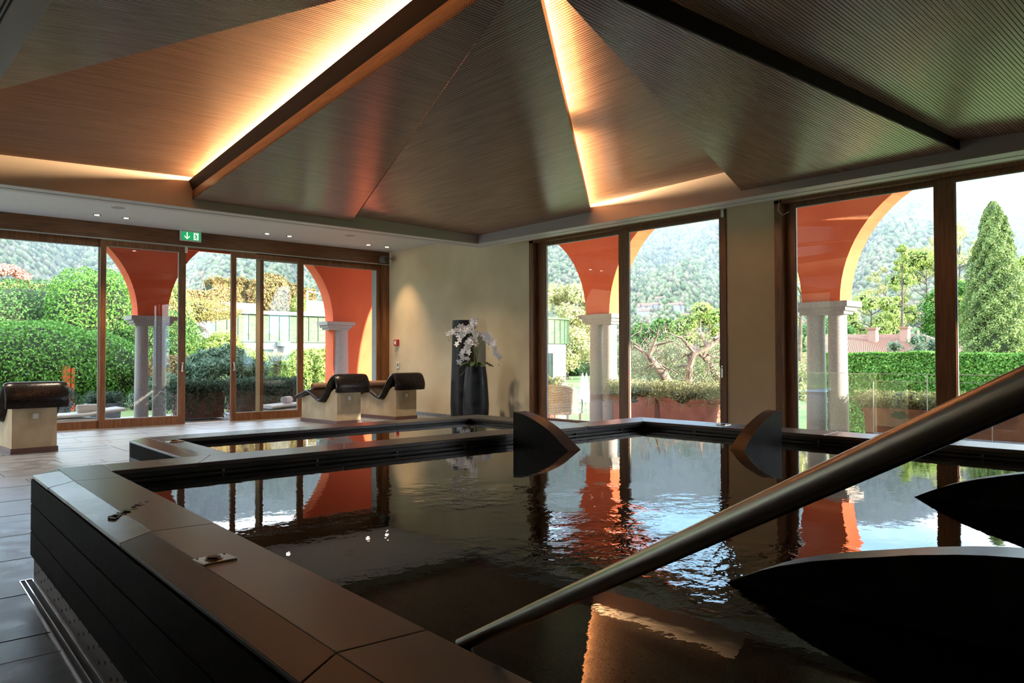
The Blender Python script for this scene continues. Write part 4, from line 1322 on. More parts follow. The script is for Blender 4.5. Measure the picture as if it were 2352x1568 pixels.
def tree(name, c0, h, crown, n, L, Wd, m, lb, cat='tree', group=None, trunk=.15, ncl=26, zb=-1.5, dens=.30, bark='bark_dark', corek=0.0, shape='round'):
    """trunk, limbs and a crown made of leaf clusters; c0 xy of the trunk, crown=(rx, rz, zc)"""
    e = empty(name, (c0[0], c0[1], zb), label=lb, cat=cat, group=group)
    rx, rz, zc = crown
    mb = MB()
    base = Vector((c0[0], c0[1], zb)); top = Vector((c0[0] + rx * .1, c0[1], zc + rz * .7))
    mb.tube([base, base.lerp(top, .4) + Vector((rx * .05, rx * .06, 0)), base.lerp(top, .75), top], [trunk, trunk * .75, trunk * .45, trunk * .1], 8)
    cs = []
    for i in range(ncl):
        t_ = RNG.uniform(-1, 1); a = RNG.uniform(0, 2 * pi)
        if shape == 'round': k = sqrt(max(0.02, 1 - t_ * t_)) * RNG.uniform(.35, 1) ** .5
        elif shape == 'cone': k = (1 - (t_ + 1) / 2) * .95 + .08
        else: k = (0.25 + .75 * (1 - (t_ + 1) / 2) ** .7) * RNG.uniform(.3, 1)
        p = Vector((c0[0] + rx * k * cos(a), c0[1] + rx * k * sin(a), zc + rz * t_))
        cs.append(p)
        if i % 2 == 0:
            s_ = base.lerp(top, min(.9, max(.25, (p.z - zb) / (top.z - zb) - .15)))
            mb.tube([s_, s_.lerp(p, .5) + Vector((0, 0, -.05 * rz)), p], [trunk * .28, trunk * .15, trunk * .05], 5)
    mb.build('trunk', M[bark], e, True)
    C_ = arr([c[:] for c in cs]); idx = RNG.integers(0, len(cs), n)
    rcl = dens * rx
    D = RNG.normal(0, 1, (n, 3)); D /= np.linalg.norm(D, axis=1)[:, None]
    P = C_[idx] + D * (rcl * RNG.uniform(.2, 1, n) ** .5)[:, None] * arr([1, 1, .75])
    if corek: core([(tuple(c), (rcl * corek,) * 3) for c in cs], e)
    foliage('foliage', P, D + arr([0, 0, .5]), L, Wd, m, e, .6)
    return e


# ---- clipped greenery beyond the left doors
bush('box_topiary', 40, 850, 21, (2.6, 1.8, 1.40), 26000, .085, .05, M['box'], 'bright green clipped box dome in front of the tall hedge', nf=2.2, bump=.10)
bush('box_topiary', 225, 850, 22.5, (1.3, 1.3, 1.15), 9000, .085, .05, M['box'], 'smaller green clipped shrub at the foot of the tall hedge, by the red post', nf=2.6, group='clipped green shrubs')
bush('tall_hedge', 60, 790, 27, (6.2, 2.2, 2.25), 42000, .10, .055, M['box_dark'], 'tall rounded dark green hedge filling the left doors', 'hedge', nf=3.5, bump=.06, zmin=-.3)
bush('tall_hedge', 215, 760, 26, (1.6, 1.5, 2.2), 14000, .10, .055, M['box'], 'right end bulge of the tall green hedge, catching the light', 'hedge', nf=3.2)
hp_ = [at(-80, 668, 34), at(310, 668, 34)]
bush('golden_hedge', 110, 700, 33.5, (8.6, 1.2, .9), 26000, .12, .06, M['golden'], 'golden tipped hedge top showing above the tall green hedge', 'hedge', nf=6, bump=.05, zmin=0)
tree('maple', at(8, 850, 33)[:2], 5, (1.0, .62, at(8, 648, 33).z), 3600, .12, .09, M['pink'], 'pink leaved maple crown above the hedge at the far left', trunk=.07, ncl=14, zb=-.2)
bush('golden_shrub', 342, 800, 34, (1.45, 1.3, 3.4), 20000, .10, .06, M['golden'], 'tall golden shrub behind the grey paired columns', nf=5, bump=.10)
bush('golden_shrub', 402, 815, 35, (.95, 1.1, 3.3), 9000, .10, .06, M['lime'], 'yellow green shrub between the grey columns and the white shutter', nf=4)
bush('red_tip_shrub', 395, 885, 22.5, (.9, .8, .95), 8500, .10, .06, M['rust'], 'red tipped shrub low behind the grey paired columns', nf=4)
for i, (px, pw, py) in enumerate(((470, 1.15, 850), (395, .9, 905))):
    bush('laurel_bush', px + (42 if i == 0 else 0), py + 18, 21.5, (pw * 1.05, .8, .80), 12000, .19, .035, M['blue_green'], ['blue green narrow leaved bush seen through the open doorway', 'blue green bush behind the right grey column'][i], nf=4, bump=.26)
hd = [at(412, 900, 34), at(790, 900, 32)]
hedge_box('mixed_hedge', hd[0][:2], hd[1][:2], 1.6, -.3, 1.32, 36000, .20, .050, M['blush'], 'long blushed hedge across the middle doors below the white building', top_noise=.28)
for k, (px, py) in enumerate(((512, 785), (450, 792), (575, 822), (760, 815), (700, 822))):
    bush('oleander', px, py + 30, 31.5 - .1 * k, (.85, .7, .86), 4600, .26, .048, M['lime'], ['lime oleander shoots left of the white building', 'lime shoots under the twiggy wall', 'pale oleander crown in front of the white wall', 'bright oleander beside the grey end column', 'tall oleander shoots in the last door pane'][k], group='lime oleander shoots', nf=5, bump=.25, corek=.6)

# red garden post and far left bits
MBp = MB(); pt = at(154, 870, 20.5)
MBp.box(pt.x - .11, pt.x + .06, pt.y - .08, pt.y + .08, -.2, 1.02)
MBp.box(pt.x + .09, pt.x + .17, pt.y - .08, pt.y + .08, -.2, 0.95)
tag(MBp.build('garden_post', M['terracotta_wall']), 'red painted double post standing in the box hedge', 'post')
sh = empty('shutter', at(396, 800, 40), label='white louvred shutter panel behind the grey columns', cat='shutter')
a = at(388, 708, 40); b_ = at(406, 784, 40)
MB().box(a.x, b_.x, a.y, a.y + .05, b_.z, a.z).build('panel', M['render_grey'], sh)
zz_ = b_.z
while zz_ < a.z - .04:
    MB().box(a.x - .02, b_.x + .02, a.y - .04, a.y, zz_, zz_ + .06).build('louvre', M['render_white'], sh); zz_ += .11

# ---- green clad building
bd = empty('clad_building', at(640, 800, 42), label='long white building with a green patinated copper parapet', cat='building')
y0_ = at(500, 800, 42).y
p0 = at(496, 720, 42); pR = aty(800, 720, y0_)
zt_, zb_ = aty(600, 722, y0_).z, aty(600, 782, y0_).z
xL, xR = p0.x, pR.x + 7
sp_w = (aty(543.5, 750, y0_).x - aty(520.5, 750, y0_).x) * 1.09
MB().box(xL, xR, y0_ + .05, y0_ + 6, -.4, zt_).build('building_wall', M['render_white'], bd)
k = 0; x = xL
while x < xR - .1:
    MB().box(x + .02, min(x + sp_w, xR) - .02, y0_, y0_ + .05, zb_, zt_).build('copper_panel', M['patina'], bd)
    MB().box(x - .02, x + .02, y0_ - .05, y0_ + .04, zb_, zt_).build('standing_seam', M['patina_seam'], bd)
    x += sp_w; k += 1
MB().box(xL - .4, xR, y0_ - .25, y0_ + .3, zt_, zt_ + .2).build('parapet_cap', M['render_grey'], bd)
MB().box(xL, xR, y0_ - .08, y0_ + .05, zb_ - .08, zb_).build('drip_edge', M['patina_seam'], bd)
a = aty(600, 792, y0_); b_ = aty(700, 830, y0_)
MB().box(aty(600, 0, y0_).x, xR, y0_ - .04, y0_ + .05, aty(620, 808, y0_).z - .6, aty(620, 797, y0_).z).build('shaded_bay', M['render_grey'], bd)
wdx0, wdx1 = aty(606, 0, y0_).x, aty(630, 0, y0_).x
MB().box(wdx0, wdx1, y0_ - .08, y0_ - .03, -.1, aty(620, 802, y0_).z).build('window', M['dark_glass'], bd)
cx_ = aty(655, 0, y0_).x
MB().lathe([(.25, -.3), (.25, aty(655, 788, y0_).z)], (cx_, y0_ - .5, 0), 16).build('round_post', M['granite'], bd, True)
MB().box(cx_ - .45, cx_ + .1, y0_ - .6, y0_ - .02, aty(655, 793, y0_).z - .05, aty(655, 788, y0_).z + .05).build('post_beam', M['render_white'], bd)
rb0, rb1 = aty(512, 697, y0_ + 1.5), aty(586, 716, y0_ + 1.5)
MB().box(rb0.x, rb1.x, y0_ + 1.2, y0_ + 3, zt_, rb0.z).build('rooftop_box', M['render_grey'], bd)
MB().box(rb0.x - .05, rb1.x + .05, y0_ + 1.15, y0_ + 3.05, rb0.z, rb0.z + .06).build('box_cap', M['granite_wall'], bd)
w0_, w1_ = aty(693, 690, y0_ + 3), aty(760, 716, y0_ + 3)
MB().box(w0_.x, w1_.x + 3, y0_ + 3, y0_ + 5, zt_, w0_.z).build('upper_terrace_wall', M['render_white'], bd)
pg = aty(706, 668, y0_ + 2)
MB().tube([(pg.x, y0_ + 2, zt_), (pg.x, y0_ + 2, pg.z)], .06, 8).build('pergola_post', M['render_white'], bd)
MB().tube([(pg.x, y0_ + 2, pg.z), (pg.x + 2.2, y0_ + 2, pg.z - .3)], .04, 6).build('pergola_rail', M['render_white'], bd)
MB().tube([(pg.x, y0_ + 2, pg.z - .6), (pg.x + 2.2, y0_ + 2, pg.z - .65)], .03, 6).build('pergola_rail', M['render_white'], bd)
# ivy-like hedge on the roof and the twiggy wall left of it
ra_, rb_ = aty(478, 700, y0_ + 4), aty(712, 700, y0_ + 4)
e = hedge_box('roof_hedge', ra_[:2], rb_[:2], 1.6, zt_ - .2, aty(560, 658, y0_ + 4).z, 30000, .17, .10, M['rust'], 'rusty yellow hedge growing along the roof terrace of the clad building', .35)
bush('roof_shrub', aty(622, 680, y0_ + 3), 0, 0, (1.5, .9, 1.35), 9000, .17, .10, M['rust'], 'rounded rusty shrub spilling over the roof edge in the middle', nf=5, zmin=zt_ - .1)
bush('roof_shrub', aty(678, 700, y0_ + 3), 0, 0, (.7, .6, .6), 2600, .17, .08, M['lime'], 'small bright green shrub at the right end of the roof hedge', nf=5, zmin=zt_ - .1, group=None)
sw_ = empty('garden_wall', at(455, 790, 40), label='grey stone wall overgrown with bare twisting vines', cat='wall')
a = at(408, 676, 40); b_ = at(497, 800, 40)
MB().box(a.x, b_.x, a.y, a.y + .5, -.3, a.z).build('stone_wall', M['stone_wall'], sw_)
MB().box(at(432, 0, 39).x, at(490, 0, 39).x, a.y - 1.0, a.y - .9, -.2, at(450, 786, 39).z).build('low_fence', M['granite_wall'], sw_)
vn = MB()
for i in range(46):
    x = random.uniform(a.x, b_.x); z = random.uniform(0.6, a.z); pts = []
    d = random.uniform(0, 2 * pi)
    for j in range(6):
        pts.append((x, a.y - .05 - random.uniform(0, .15), z)); d += random.uniform(-.8, .8)
        x += .28 * cos(d); z += .28 * sin(d)
    vn.tube(pts, .022, 4)
o = vn.build('vines', M['bark'], sw_, True); o['kind'] = 'stuff'
P = np.stack([RNG.uniform(a.x - .3, b_.x + .2, 7000), np.full(7000, a.y - .2) + RNG.uniform(-.2, .1, 7000), RNG.uniform(0, 1, 7000) ** .5 * (a.z + .25)], 1)
keep = (P[:, 2] > a.z - .5) | (np.sin(P[:, 0] * 2.1) + np.sin(P[:, 2] * 3 + P[:, 0]) > .75)
foliage('foliage', P[keep], np.tile(arr([0, -1, .3]), (keep.sum(), 1)), .15, .09, M['rust'], sw_)

# ---- planters with trailing green along the arcades
def planter(c_, w, d_, h, z0, rz, m, lm, lb, fol=(1.0, .5), n=3600, L=.07, Wd=.03, trail=.5, group='terracotta planters of the arcade', style='trail', hang=1):
    e = empty('planter', (c_[0], c_[1], z0), label=lb, cat='planter', group=group)
    mb = MB(); t_ = .03
    pr = [(-w / 2, -d_ / 2), (w / 2, -d_ / 2), (w / 2, d_ / 2), (-w / 2, d_ / 2)]
    mb.prism([(x * .93, y * .93) for x, y in pr], 0.03, .032)
    v = [(x * .93, y * .93, .03) for x, y in pr] + [(x, y, h) for x, y in pr] + [(x * .9, y * .88, h) for x, y in pr] + [(x * .9, y * .88, h - .05) for x, y in pr]
    f = []
    for i in range(4):
        j = (i + 1) % 4
        f += [(i, j, 4 + j, 4 + i), (4 + i, 4 + j, 8 + j, 8 + i), (8 + i, 8 + j, 12 + j, 12 + i)]
    f.append((12, 13, 14, 15))
    mb.add(v, f)
    R_ = Matrix.Rotation(rz, 4, 'Z'); T_ = Matrix.Translation((c_[0], c_[1], z0))
    mb.v = [tuple(T_ @ R_ @ Vector(p)) for p in mb.v]
    part(mb.build('trough', m, None), e)
    rim = MB(); rim.box(-w / 2 - .015, w / 2 + .015, -d_ / 2 - .015, -d_ / 2 + .02, h - .07, h); rim.box(-w / 2 - .015, w / 2 + .015, d_ / 2 - .02, d_ / 2 + .015, h - .07, h)
    rim.box(-w / 2 - .015, -w / 2 + .02, -d_ / 2, d_ / 2, h - .07, h); rim.box(w / 2 - .02, w / 2 + .015, -d_ / 2, d_ / 2, h - .07, h)
    rim.v = [tuple(T_ @ R_ @ Vector(p)) for p in rim.v]
    part(rim.build('rim', m, None), e)
    # foliage: mound plus hanging sprays (built as shoots)
    ns = n // 26
    s = RNG.uniform(-w / 2, w / 2, ns); q_ = RNG.uniform(-d_ / 2, d_ / 2, ns)
    P = []; N = []
    for i in range(ns):
        out = np.array([s[i] / w * 1.2 + RNG.normal(0, .25), (q_[i] / d_ * 1.6 - .25 * hang) + RNG.normal(0, .25)]); out /= np.linalg.norm(out) + .3
        Ls_ = fol[0] * RNG.uniform(.5, 1.1)
        t = np.linspace(0, 1, 26)
        if style == 'trail':
            zz = h + fol[1] * np.sin(t * pi * .9) * RNG.uniform(.6, 1.1) - trail * t ** 2 * RNG.uniform(.3, 1.3)
        else:
            zz = h + fol[1] * t * RNG.uniform(.5, 1.1) - trail * t ** 3
        x = s[i] + out[0] * Ls_ * t * .5; yv = q_[i] + out[1] * Ls_ * t * .5
        P.append(np.stack([x, yv, zz], 1) + RNG.normal(0, .018, (26, 3))); N.append(np.tile([out[0], out[1], .6], (26, 1)))
    P = np.concatenate(P); N = np.concatenate(N)
    ca, sa = cos(rz), sin(rz)
    P[:, :2] = P[:, :2] @ arr([[ca, sa], [-sa, ca]]); P += arr([c_[0], c_[1], z0])
    foliage('foliage', P, N, L, Wd, lm, e, .6)
    core([((c_[0], c_[1], z0 + h), (w * .42 if rz == 0 else d_ * .6, d_ * .5 if rz == 0 else w * .4, fol[1] * .6))], e)
    return e


pa = [(5.95, 16.35, .95, 'dark planter of trailing green standing in the open doorway'), (7.42, 17.25, .9, 'weathered pink planter behind the right sliding door'),
      (8.15, 17.35, .9, 'planter of trailing green behind the white garden lounger')]
for i, (x, y, w_, lb) in enumerate(pa):
    planter((x, y), w_, .46, .55, -.05, 0, M['pot_pink'], M['trailing'], lb, (1.0, .30), 9000, .065, .022, .50)
planter((3.15, 17.5), 1.3, .46, .40, -.05, 0, M['granite_wall'], M['trailing'], 'low grey planter of trailing green left of the grey columns', (.7, .30), 6000, .055, .02, .2)
planter((4.45, 17.6), .6, .4, .35, -.05, 0, M['granite_wall'], M['trailing'], 'low planter of green right beside the grey columns', (.6, .25), 2600, .055, .02, .2)
for i, (y, lb) in enumerate(((9.95, 'red planter of rosemary behind the twin columns of the middle window'), (8.75, 'red planter of rosemary below the gnarled tree, left one'), (7.35, 'red planter of rosemary below the gnarled tree, right one'),
                             (4.75, 'orange planter of flowering rosemary left in the right window'), (3.55, 'orange planter of flowering rosemary behind the window post'), (2.35, 'red planter of rosemary at the right edge under the cypress'))):
    planter((12.6, y), 1.1, .5, .70, -.27, radians(90), M['pot'], M['rosemary'], lb, (.9, .42 if i > 2 else .34), 6500, .06, .02, .22, style='up' if i > 2 else 'trail')
planter((12.4, 12.9), 1.2, .5, .75, -.27, radians(90), M['pot'], M['rosemary'], 'red planter with pale shrub behind the wicker chair', (.9, .45), 6500, .06, .025, .2, style='up')

# ---- outdoor loungers with towels
def sun_bed(x, y, rz, lb, tl):
    e = empty('garden_lounger', (0, 0, 0), label=lb, cat='lounger', group='white garden loungers outside')
    ribbon(smooth_path([(-.95, .20), (-.5, .225), (0, .23), (.35, .24), (.8, .29), (1.0, .31)], 5), .62, .07, (0, 0, 0), (0, 1, 0), (1, 0, 0)).build('mattress', M['white_fabric'], e, True)
    ribbon(smooth_path([(-1.15, .07), (-.6, .13), (0, .16), (.6, .13), (1.15, .06)], 5), .66, .05, (0, 0, 0), (0, 1, 0), (1, 0, 0)).build('curved_frame', mat('white_shell', (.6, .62, .63), .4), e, True)
    for sx in (-.75, .75):
        MB().box(sx - .03, sx + .03, -.28, .28, 0, .12).build('leg', M['granite_wall'], e)
    e.location = (x, y, -.05); e.rotation_euler = (0, 0, rz)
    for ch in e.children: ch.matrix_parent_inverse = Matrix.Identity(4)
    return e


sun_bed(3.35, 16.0, 0.05, 'white garden lounger with towel outside the left fixed pane', '')
sun_bed(8.3, 16.25, 0.05, 'white garden lounger with towel behind the tiled lounger', '')
towel_roll((3.80, 15.95, .225), radians(2), .44, .075, M['towel_white'], 'white rolled towel on the garden lounger at the left', 'rolled towels on the garden loungers')
towel_roll((7.85, 16.2, .215), radians(40), .34, .075, M['towel_white'], 'white rolled towel on the garden lounger by the pink planters', 'rolled towels on the garden loungers')

# ---- wicker chair on the terrace
wc = empty('wicker_chair', (11.0, 10.86, -.02), label='cream wicker armchair outside the middle window', cat='chair')
def wick(t_, z):      # rounded shell
    a_ = -pi * .5 + t_ * pi; r_ = .33 + .05 * (z - .4)
    return (11.0 - r_ * cos(a_) + .12, 10.86 - r_ * sin(a_) * 1.0, z)
sl_ = 34
for j in range(17):
    z = .40 + j * .027
    pts = []
    for i in range(15):
        t_ = i / 14; zz = z + .10 * sin(t_ * pi) * (j / 16)
        p = wick(t_, zz - .02); pts.append((p[0], p[1], zz - .02))
    MB().tube(pts, .0125, 6).build('cane', M['wicker'], wc, True)
shl = MB(); nv_ = 15
for z_, k_ in ((.36, 0), (.60, .5), (.84, 1)):
    for i in range(nv_):
        t_ = i / (nv_ - 1); p = wick(t_, z_); shl.v.append((p[0] + .012, p[1], z_ + .10 * sin(t_ * pi) * k_))
for r_ in range(2):
    for i in range(nv_ - 1):
        a0 = r_ * nv_ + i; shl.f.append((a0, a0 + 1, a0 + nv_ + 1, a0 + nv_))
o = shl.build('backrest', M['wicker'], wc, True); sl2 = o.modifiers.new('thick', 'SOLIDIFY'); sl2.thickness = .015
MB().box(10.82, 11.33, 10.57, 11.15, .34, .40).build('seat', M['wicker'], wc, bevel=.02)
MB().box(10.90, 11.33, 10.60, 11.12, .40, .46).build('cushion', M['cushion_grey'], wc, bevel=.02)
for x, y in ((10.86, 10.58), (10.86, 11.14), (11.31, 10.58), (11.31, 11.14)):
    MB().tube([(x, y, -.02), (x, y, .36)], [.017, .022], 8).build('leg', M['wicker'], wc, True)
for y in (10.54, 11.18):
    MB().tube([(11.12, y, .66), (11.30, y, .64), (11.34, y, .58), (11.32, y, .36)], .018, 8).build('armrest', M['cushion_grey'], wc, True)

for ch in list(wc.children):
    ch.matrix_parent_inverse = Matrix.Translation((-wc.location.x, -wc.location.y, .02))
wc.location = (11.05, 10.80, -.27); wc.rotation_euler = (0, 0, radians(12)); wc.scale = (1.08, 1.08, 1.0)

# ---- glass balustrade
for i, (x, zt2, ya_, yb_, lb) in enumerate(((11.35, .985, 5.9, .2, 'clear glass balustrade standing before the twin columns in the right window'), (12.0, .86, 5.0, .2, 'second lower glass balustrade beyond the first one'))):
    e = empty('glass_balustrade', (x, (ya_ + yb_) / 2, 0), label=lb, cat='balustrade')
    nseg = 3; st_ = (ya_ - yb_) / nseg
    for k in range(nseg):
        MB().box(x - .006, x + .006, ya_ - (k + 1) * st_ + .012, ya_ - k * st_ - .012, -.27, zt2).build('glass_panel', M['rail_glass'], e)
        MB().box(x - .007, x + .007, ya_ - (k + 1) * st_ + .012, ya_ - k * st_ - .012, zt2, zt2 + .008).build('glass_edge', M['glass_edge'], e)
    for k in range(nseg + 1):
        MB().box(x - .007, x + .007, ya_ - k * st_ - .004, ya_ - k * st_ + .004, -.27, zt2).build('glass_edge', M['glass_edge'], e)

# ---- gnarled pale tree outside the middle window
gt = at(1545, 915, 17.5)
gn = empty('gnarled_tree', (gt.x, gt.y, -1.5), label='gnarled bare-limbed tree with grey green leaves in the middle window', cat='tree')
mb = MB()
def pz(px, py, d=17.1): return at(px, py, d)
mb.tube([at(1560, 1010, 17.5), pz(1556, 925), pz(1543, 890), pz(1525, 862), pz(1505, 838), pz(1490, 818)], [.16, .14, .115, .10, .085, .06], 9)
mb.tube([pz(1556, 925), pz(1580, 905), pz(1582, 870), pz(1584, 840), pz(1596, 812), pz(1625, 800), pz(1640, 780)], [.11, .085, .08, .07, .055, .04, .025], 8)
mb.tube([pz(1640, 940, 18), pz(1652, 870, 18), pz(1632, 838, 18), pz(1616, 822, 18)], [.14, .11, .08, .04], 8)
for k in range(26):
    sx, sy_ = random.choice([(1490, 818), (1505, 838), (1584, 840), (1625, 800), (1640, 780), (1616, 822), (1596, 812), (1543, 885)])
    ex, ey = sx + random.uniform(-75, 70), sy_ + random.uniform(-75, 25)
    d = 17.5 + random.uniform(-.8, .8)
    mb.tube([pz(sx, sy_), pz((sx + ex) / 2 + random.uniform(-12, 12), (sy_ + ey) / 2 - 8, (17.5 + d) / 2), pz(ex, ey, d)], [.045, .028, .008], 5)
mb.build('trunk', M['bark'], gn, True)
tw = MB()
for k in range(230):
    ex, ey = random.uniform(1435, 1670), random.uniform(758, 900); d = 17.5 + random.uniform(-1, 1)
    a_ = random.uniform(-2.6, -.5); l = random.uniform(12, 34)
    tw.tube([pz(ex, ey, d), pz(ex + l * cos(a_) * .6, ey + l * sin(a_) * .5, d + .1), pz(ex + l * cos(a_), ey + l * sin(a_), d)], [.010, .007, .004], 4)
o = tw.build('twigs', M['bark'], gn, True); o['kind'] = 'stuff'
n = 24000
cl = [(random.uniform(1435, 1675), random.uniform(790, 905), 18.3 + random.uniform(-.6, 1.6)) for _ in range(95)]
C_ = arr([pz(*c_)[:] for c_ in cl]); D = RNG.normal(0, 1, (n, 3)); D /= np.linalg.norm(D, axis=1)[:, None]
P = C_[RNG.integers(0, len(cl), n)] + D * (.30 * RNG.uniform(.1, 1, n) ** .5)[:, None]
foliage('foliage', P, D, .060, .026, M['olive'], gn, .7)
tree('round_tree', at(1512, 850, 62)[:2], 5, (2.4, 1.15, at(1512, 775, 62).z), 9000, .22, .14, M['box'], 'dark green round tree top above the gnarled tree', ncl=26, corek=.7)
tree('round_tree', at(1628, 850, 58)[:2], 5, (2.2, 2.0, at(1628, 765, 58).z), 8000, .22, .14, M['fresh'], 'bright green tree top at the right edge of the middle window', ncl=24, corek=.5, dens=.4)
tree('shade_tree', at(1296, 850, 92)[:2], 9, (5.2, 4.6, at(1310, 752, 92).z), 20000, .36, .20, M['pale_tree'], 'pale spring tree with a dark trunk on the lawn behind the white pavilion', ncl=60, trunk=.55, dens=.26)
tree('shade_tree', at(1290, 850, 110)[:2], 9, (6.5, 3.0, at(1300, 790, 110).z), 9000, .42, .25, M['fresh'], 'darker green trees low behind the pale spring tree', ncl=34, trunk=.5, dens=.3)
for i, (px, d) in enumerate(((1338, 36), (1347, 36), (1560, 36), (1608, 34))):
    c_ = at(px, 856, d)
    e = empty('closed_parasol', (c_.x, c_.y, -1.5), label=['closed white parasol on the lawn, leftmost of the pair left of the columns', 'closed white parasol on the lawn, right one of the pair left of the columns', 'closed white parasol glimpsed left of the gnarled trunk', 'closed white parasol glimpsed right of the gnarled trunk'][i], cat='parasol', group='closed parasols on the lawn')
    zt3 = c_.z + 1.5
    MB().lathe([(.03, zt3 - 1.5), (.19, zt3 - 1.35), (.15, zt3 - .9), (.07, zt3 - .25), (.01, zt3)], (c_.x, c_.y, -1.5), 14).build('canopy', M['white_fabric'], e, True)
    MB().tube([(c_.x, c_.y, -1.5), (c_.x, c_.y, -1.5 + zt3 - 1.3)], .03, 8).build('pole', M['steel'], e, True)

# white pavilion with curved green band
pc = at(1258, 800, 34)
pvx, pvy = pc.x - 1.2 * vr.x, pc.y - 1.2 * vr.y
pv = empty('round_pavilion', (pvx, pvy, -1.5), label='white garden pavilion with a curved green copper band', cat='building')
R0 = 2.0
zz1, zz0 = at(1280, 738, 34).z, at(1280, 790, 34).z
MB().lathe([(R0, 0), (R0, zz0 + 1.5)], (pvx, pvy, -1.5), 40).build('pavilion_wall', M['render_white'], pv, True)
MB().lathe([(R0 + .12, zz0 + 1.5), (R0 + .12, zz1 + 1.5), (R0 + .2, zz1 + 1.52), (R0 + .2, zz1 + 1.6), (0.1, zz1 + 1.7)], (pvx, pvy, -1.5), 40).build('copper_band', M['patina'], pv, True)
for k in range(36):
    a_ = k * 2 * pi / 36
    MB().tube([(pvx + (R0 + .13) * cos(a_), pvy + (R0 + .13) * sin(a_), zz0), (pvx + (R0 + .13) * cos(a_), pvy + (R0 + .13) * sin(a_), zz1)], .02, 4).build('standing_seam', M['patina_seam'], pv)
for da in (-2.75, -2.3, -1.85):
    a0 = da
    mb = MB(); n = 6
    for i in range(n):
        t0, t1 = a0 + .28 * i / n, a0 + .28 * (i + 1) / n
        mb.add([(pvx + (R0 + .02) * cos(t0), pvy + (R0 + .02) * sin(t0), -1.2), (pvx + (R0 + .02) * cos(t1), pvy + (R0 + .02) * sin(t1), -1.2), (pvx + (R0 + .02) * cos(t1), pvy + (R0 + .02) * sin(t1), zz0 - .4), (pvx + (R0 + .02) * cos(t0), pvy + (R0 + .02) * sin(t0), zz0 - .4)], [(0, 1, 2, 3)])
    mb.build('window', M['dark_glass'], pv)

# ---- right window: hedge, villa, cypress, trees
ha, hb = at(1900, 850, 27), at(2420, 850, 23)
hedge_box('boundary_hedge', ha[:2], hb[:2], 1.4, -1.5, 1.30, 42000, .10, .06, M['box'], 'long clipped green hedge across the right window below the villa', .06)
vl = empty('villa', at(2060, 800, 58), label='low villa with terracotta tiled hip roof and chimneys behind the hedge', cat='house')
r0, r1 = at(1900, 769, 60), at(2125, 769, 60)
e0, e1 = at(1860, 811, 55), at(2195, 811, 55)
k0, k1 = at(1850, 800, 65), at(2230, 800, 65)
MB().add([e0, e1, k1, k0, r0, r1], [(0, 1, 5, 4), (1, 2, 5), (2, 3, 4, 5), (3, 0, 4)]).build('roof', M['roof_tile'], vl)
mb = MB(); nv = (Vector(e1) - Vector(e0)); nrow = 72
for i in range(nrow):
    s = i / nrow; a_ = Vector(e0).lerp(e1, s); b2_ = Vector(r0).lerp(r1, s) if True else None
    mb.tube([a_ + Vector((0, 0, .03)), b2_ + Vector((0, 0, .03))], .05, 4)
o = mb.build('tile_ribs', mat('tile_ribs', (.20, .095, .065), .8), vl); o['kind'] = 'stuff'
ins = lambda p: (p.x, p.y)
MB().prism([ins(e0.lerp(k1, .06)), ins(e1.lerp(k0, .06)), ins(k1.lerp(e0, .06)), ins(k0.lerp(e1, .06))], -1.5, e0.z - .02).build('villa_wall', M['render_white'], vl)
for i, (px, w_, ph) in enumerate(((2006, .28, 752), (2079, .28, 750), (2109, .07, 758))):
    c_ = at(px, 775, 58); zt4 = at(px, ph, 58).z
    MB().box(c_.x - w_, c_.x + w_, c_.y - w_, c_.y + w_, c_.z - .8, zt4).build('chimney', M['render_grey'] if i == 2 else mat('chimney_render', (.34, .21, .16), .8), vl)
    if w_ > .1: MB().box(c_.x - w_ - .08, c_.x + w_ + .08, c_.y - w_ - .08, c_.y + w_ + .08, zt4 - .15, zt4).build('chimney_cap', M['roof_tile'], vl)

cyp = at(2285, 850, 31)
ce = empty('cypress', (cyp.x, cyp.y, -1.5), label='tall dense green cypress rising above the hedge at the right', cat='tree')
MB().tube([(cyp.x, cyp.y, -1.5), (cyp.x, cyp.y, 6.5)], [.22, .03], 8).build('trunk', M['bark_dark'], ce)
n = 62000; zt5 = at(2283, 462, 31).z; H_ = zt5 + 1.2
s = RNG.uniform(0, 1, n) ** .85; a_ = RNG.uniform(0, 2 * pi, n)
prof_r = 1.05 * np.minimum(1, ((1 - s) * 2.1) ** .58) * (.78 + .22 * np.minimum(1, s * 4 + .3))
lump = 1 + .13 * np.sin(a_ * 3 + s * 21) + .13 * np.sin(a_ * 8 - s * 61) + .10 * np.sin(a_ * 2 + s * 9) + .07 * np.sin(a_ * 13 + s * 97)
rr_ = prof_r * lump * (1 - .3 * RNG.uniform(0, 1, n) ** 2) + .03
P = np.stack([cyp.x + rr_ * np.cos(a_) + .12 * s, cyp.y + rr_ * np.sin(a_), -1.2 + H_ * s + RNG.normal(0, .03, n)], 1)
N = np.stack([np.cos(a_), np.sin(a_), np.full(n, .5)], 1)
V, F = leaves(P, N, .085, .045, .5)
o = np_mesh('foliage', V, F, M['cypress'], ce); o['kind'] = 'stuff'
core([((cyp.x, cyp.y, -1.2 + H_ * q_), (r_, r_, H_ * .15)) for q_, r_ in ((.05, .7), (.18, .85), (.32, .85), (.46, .8), (.60, .68), (.72, .5), (.84, .28))], ce)

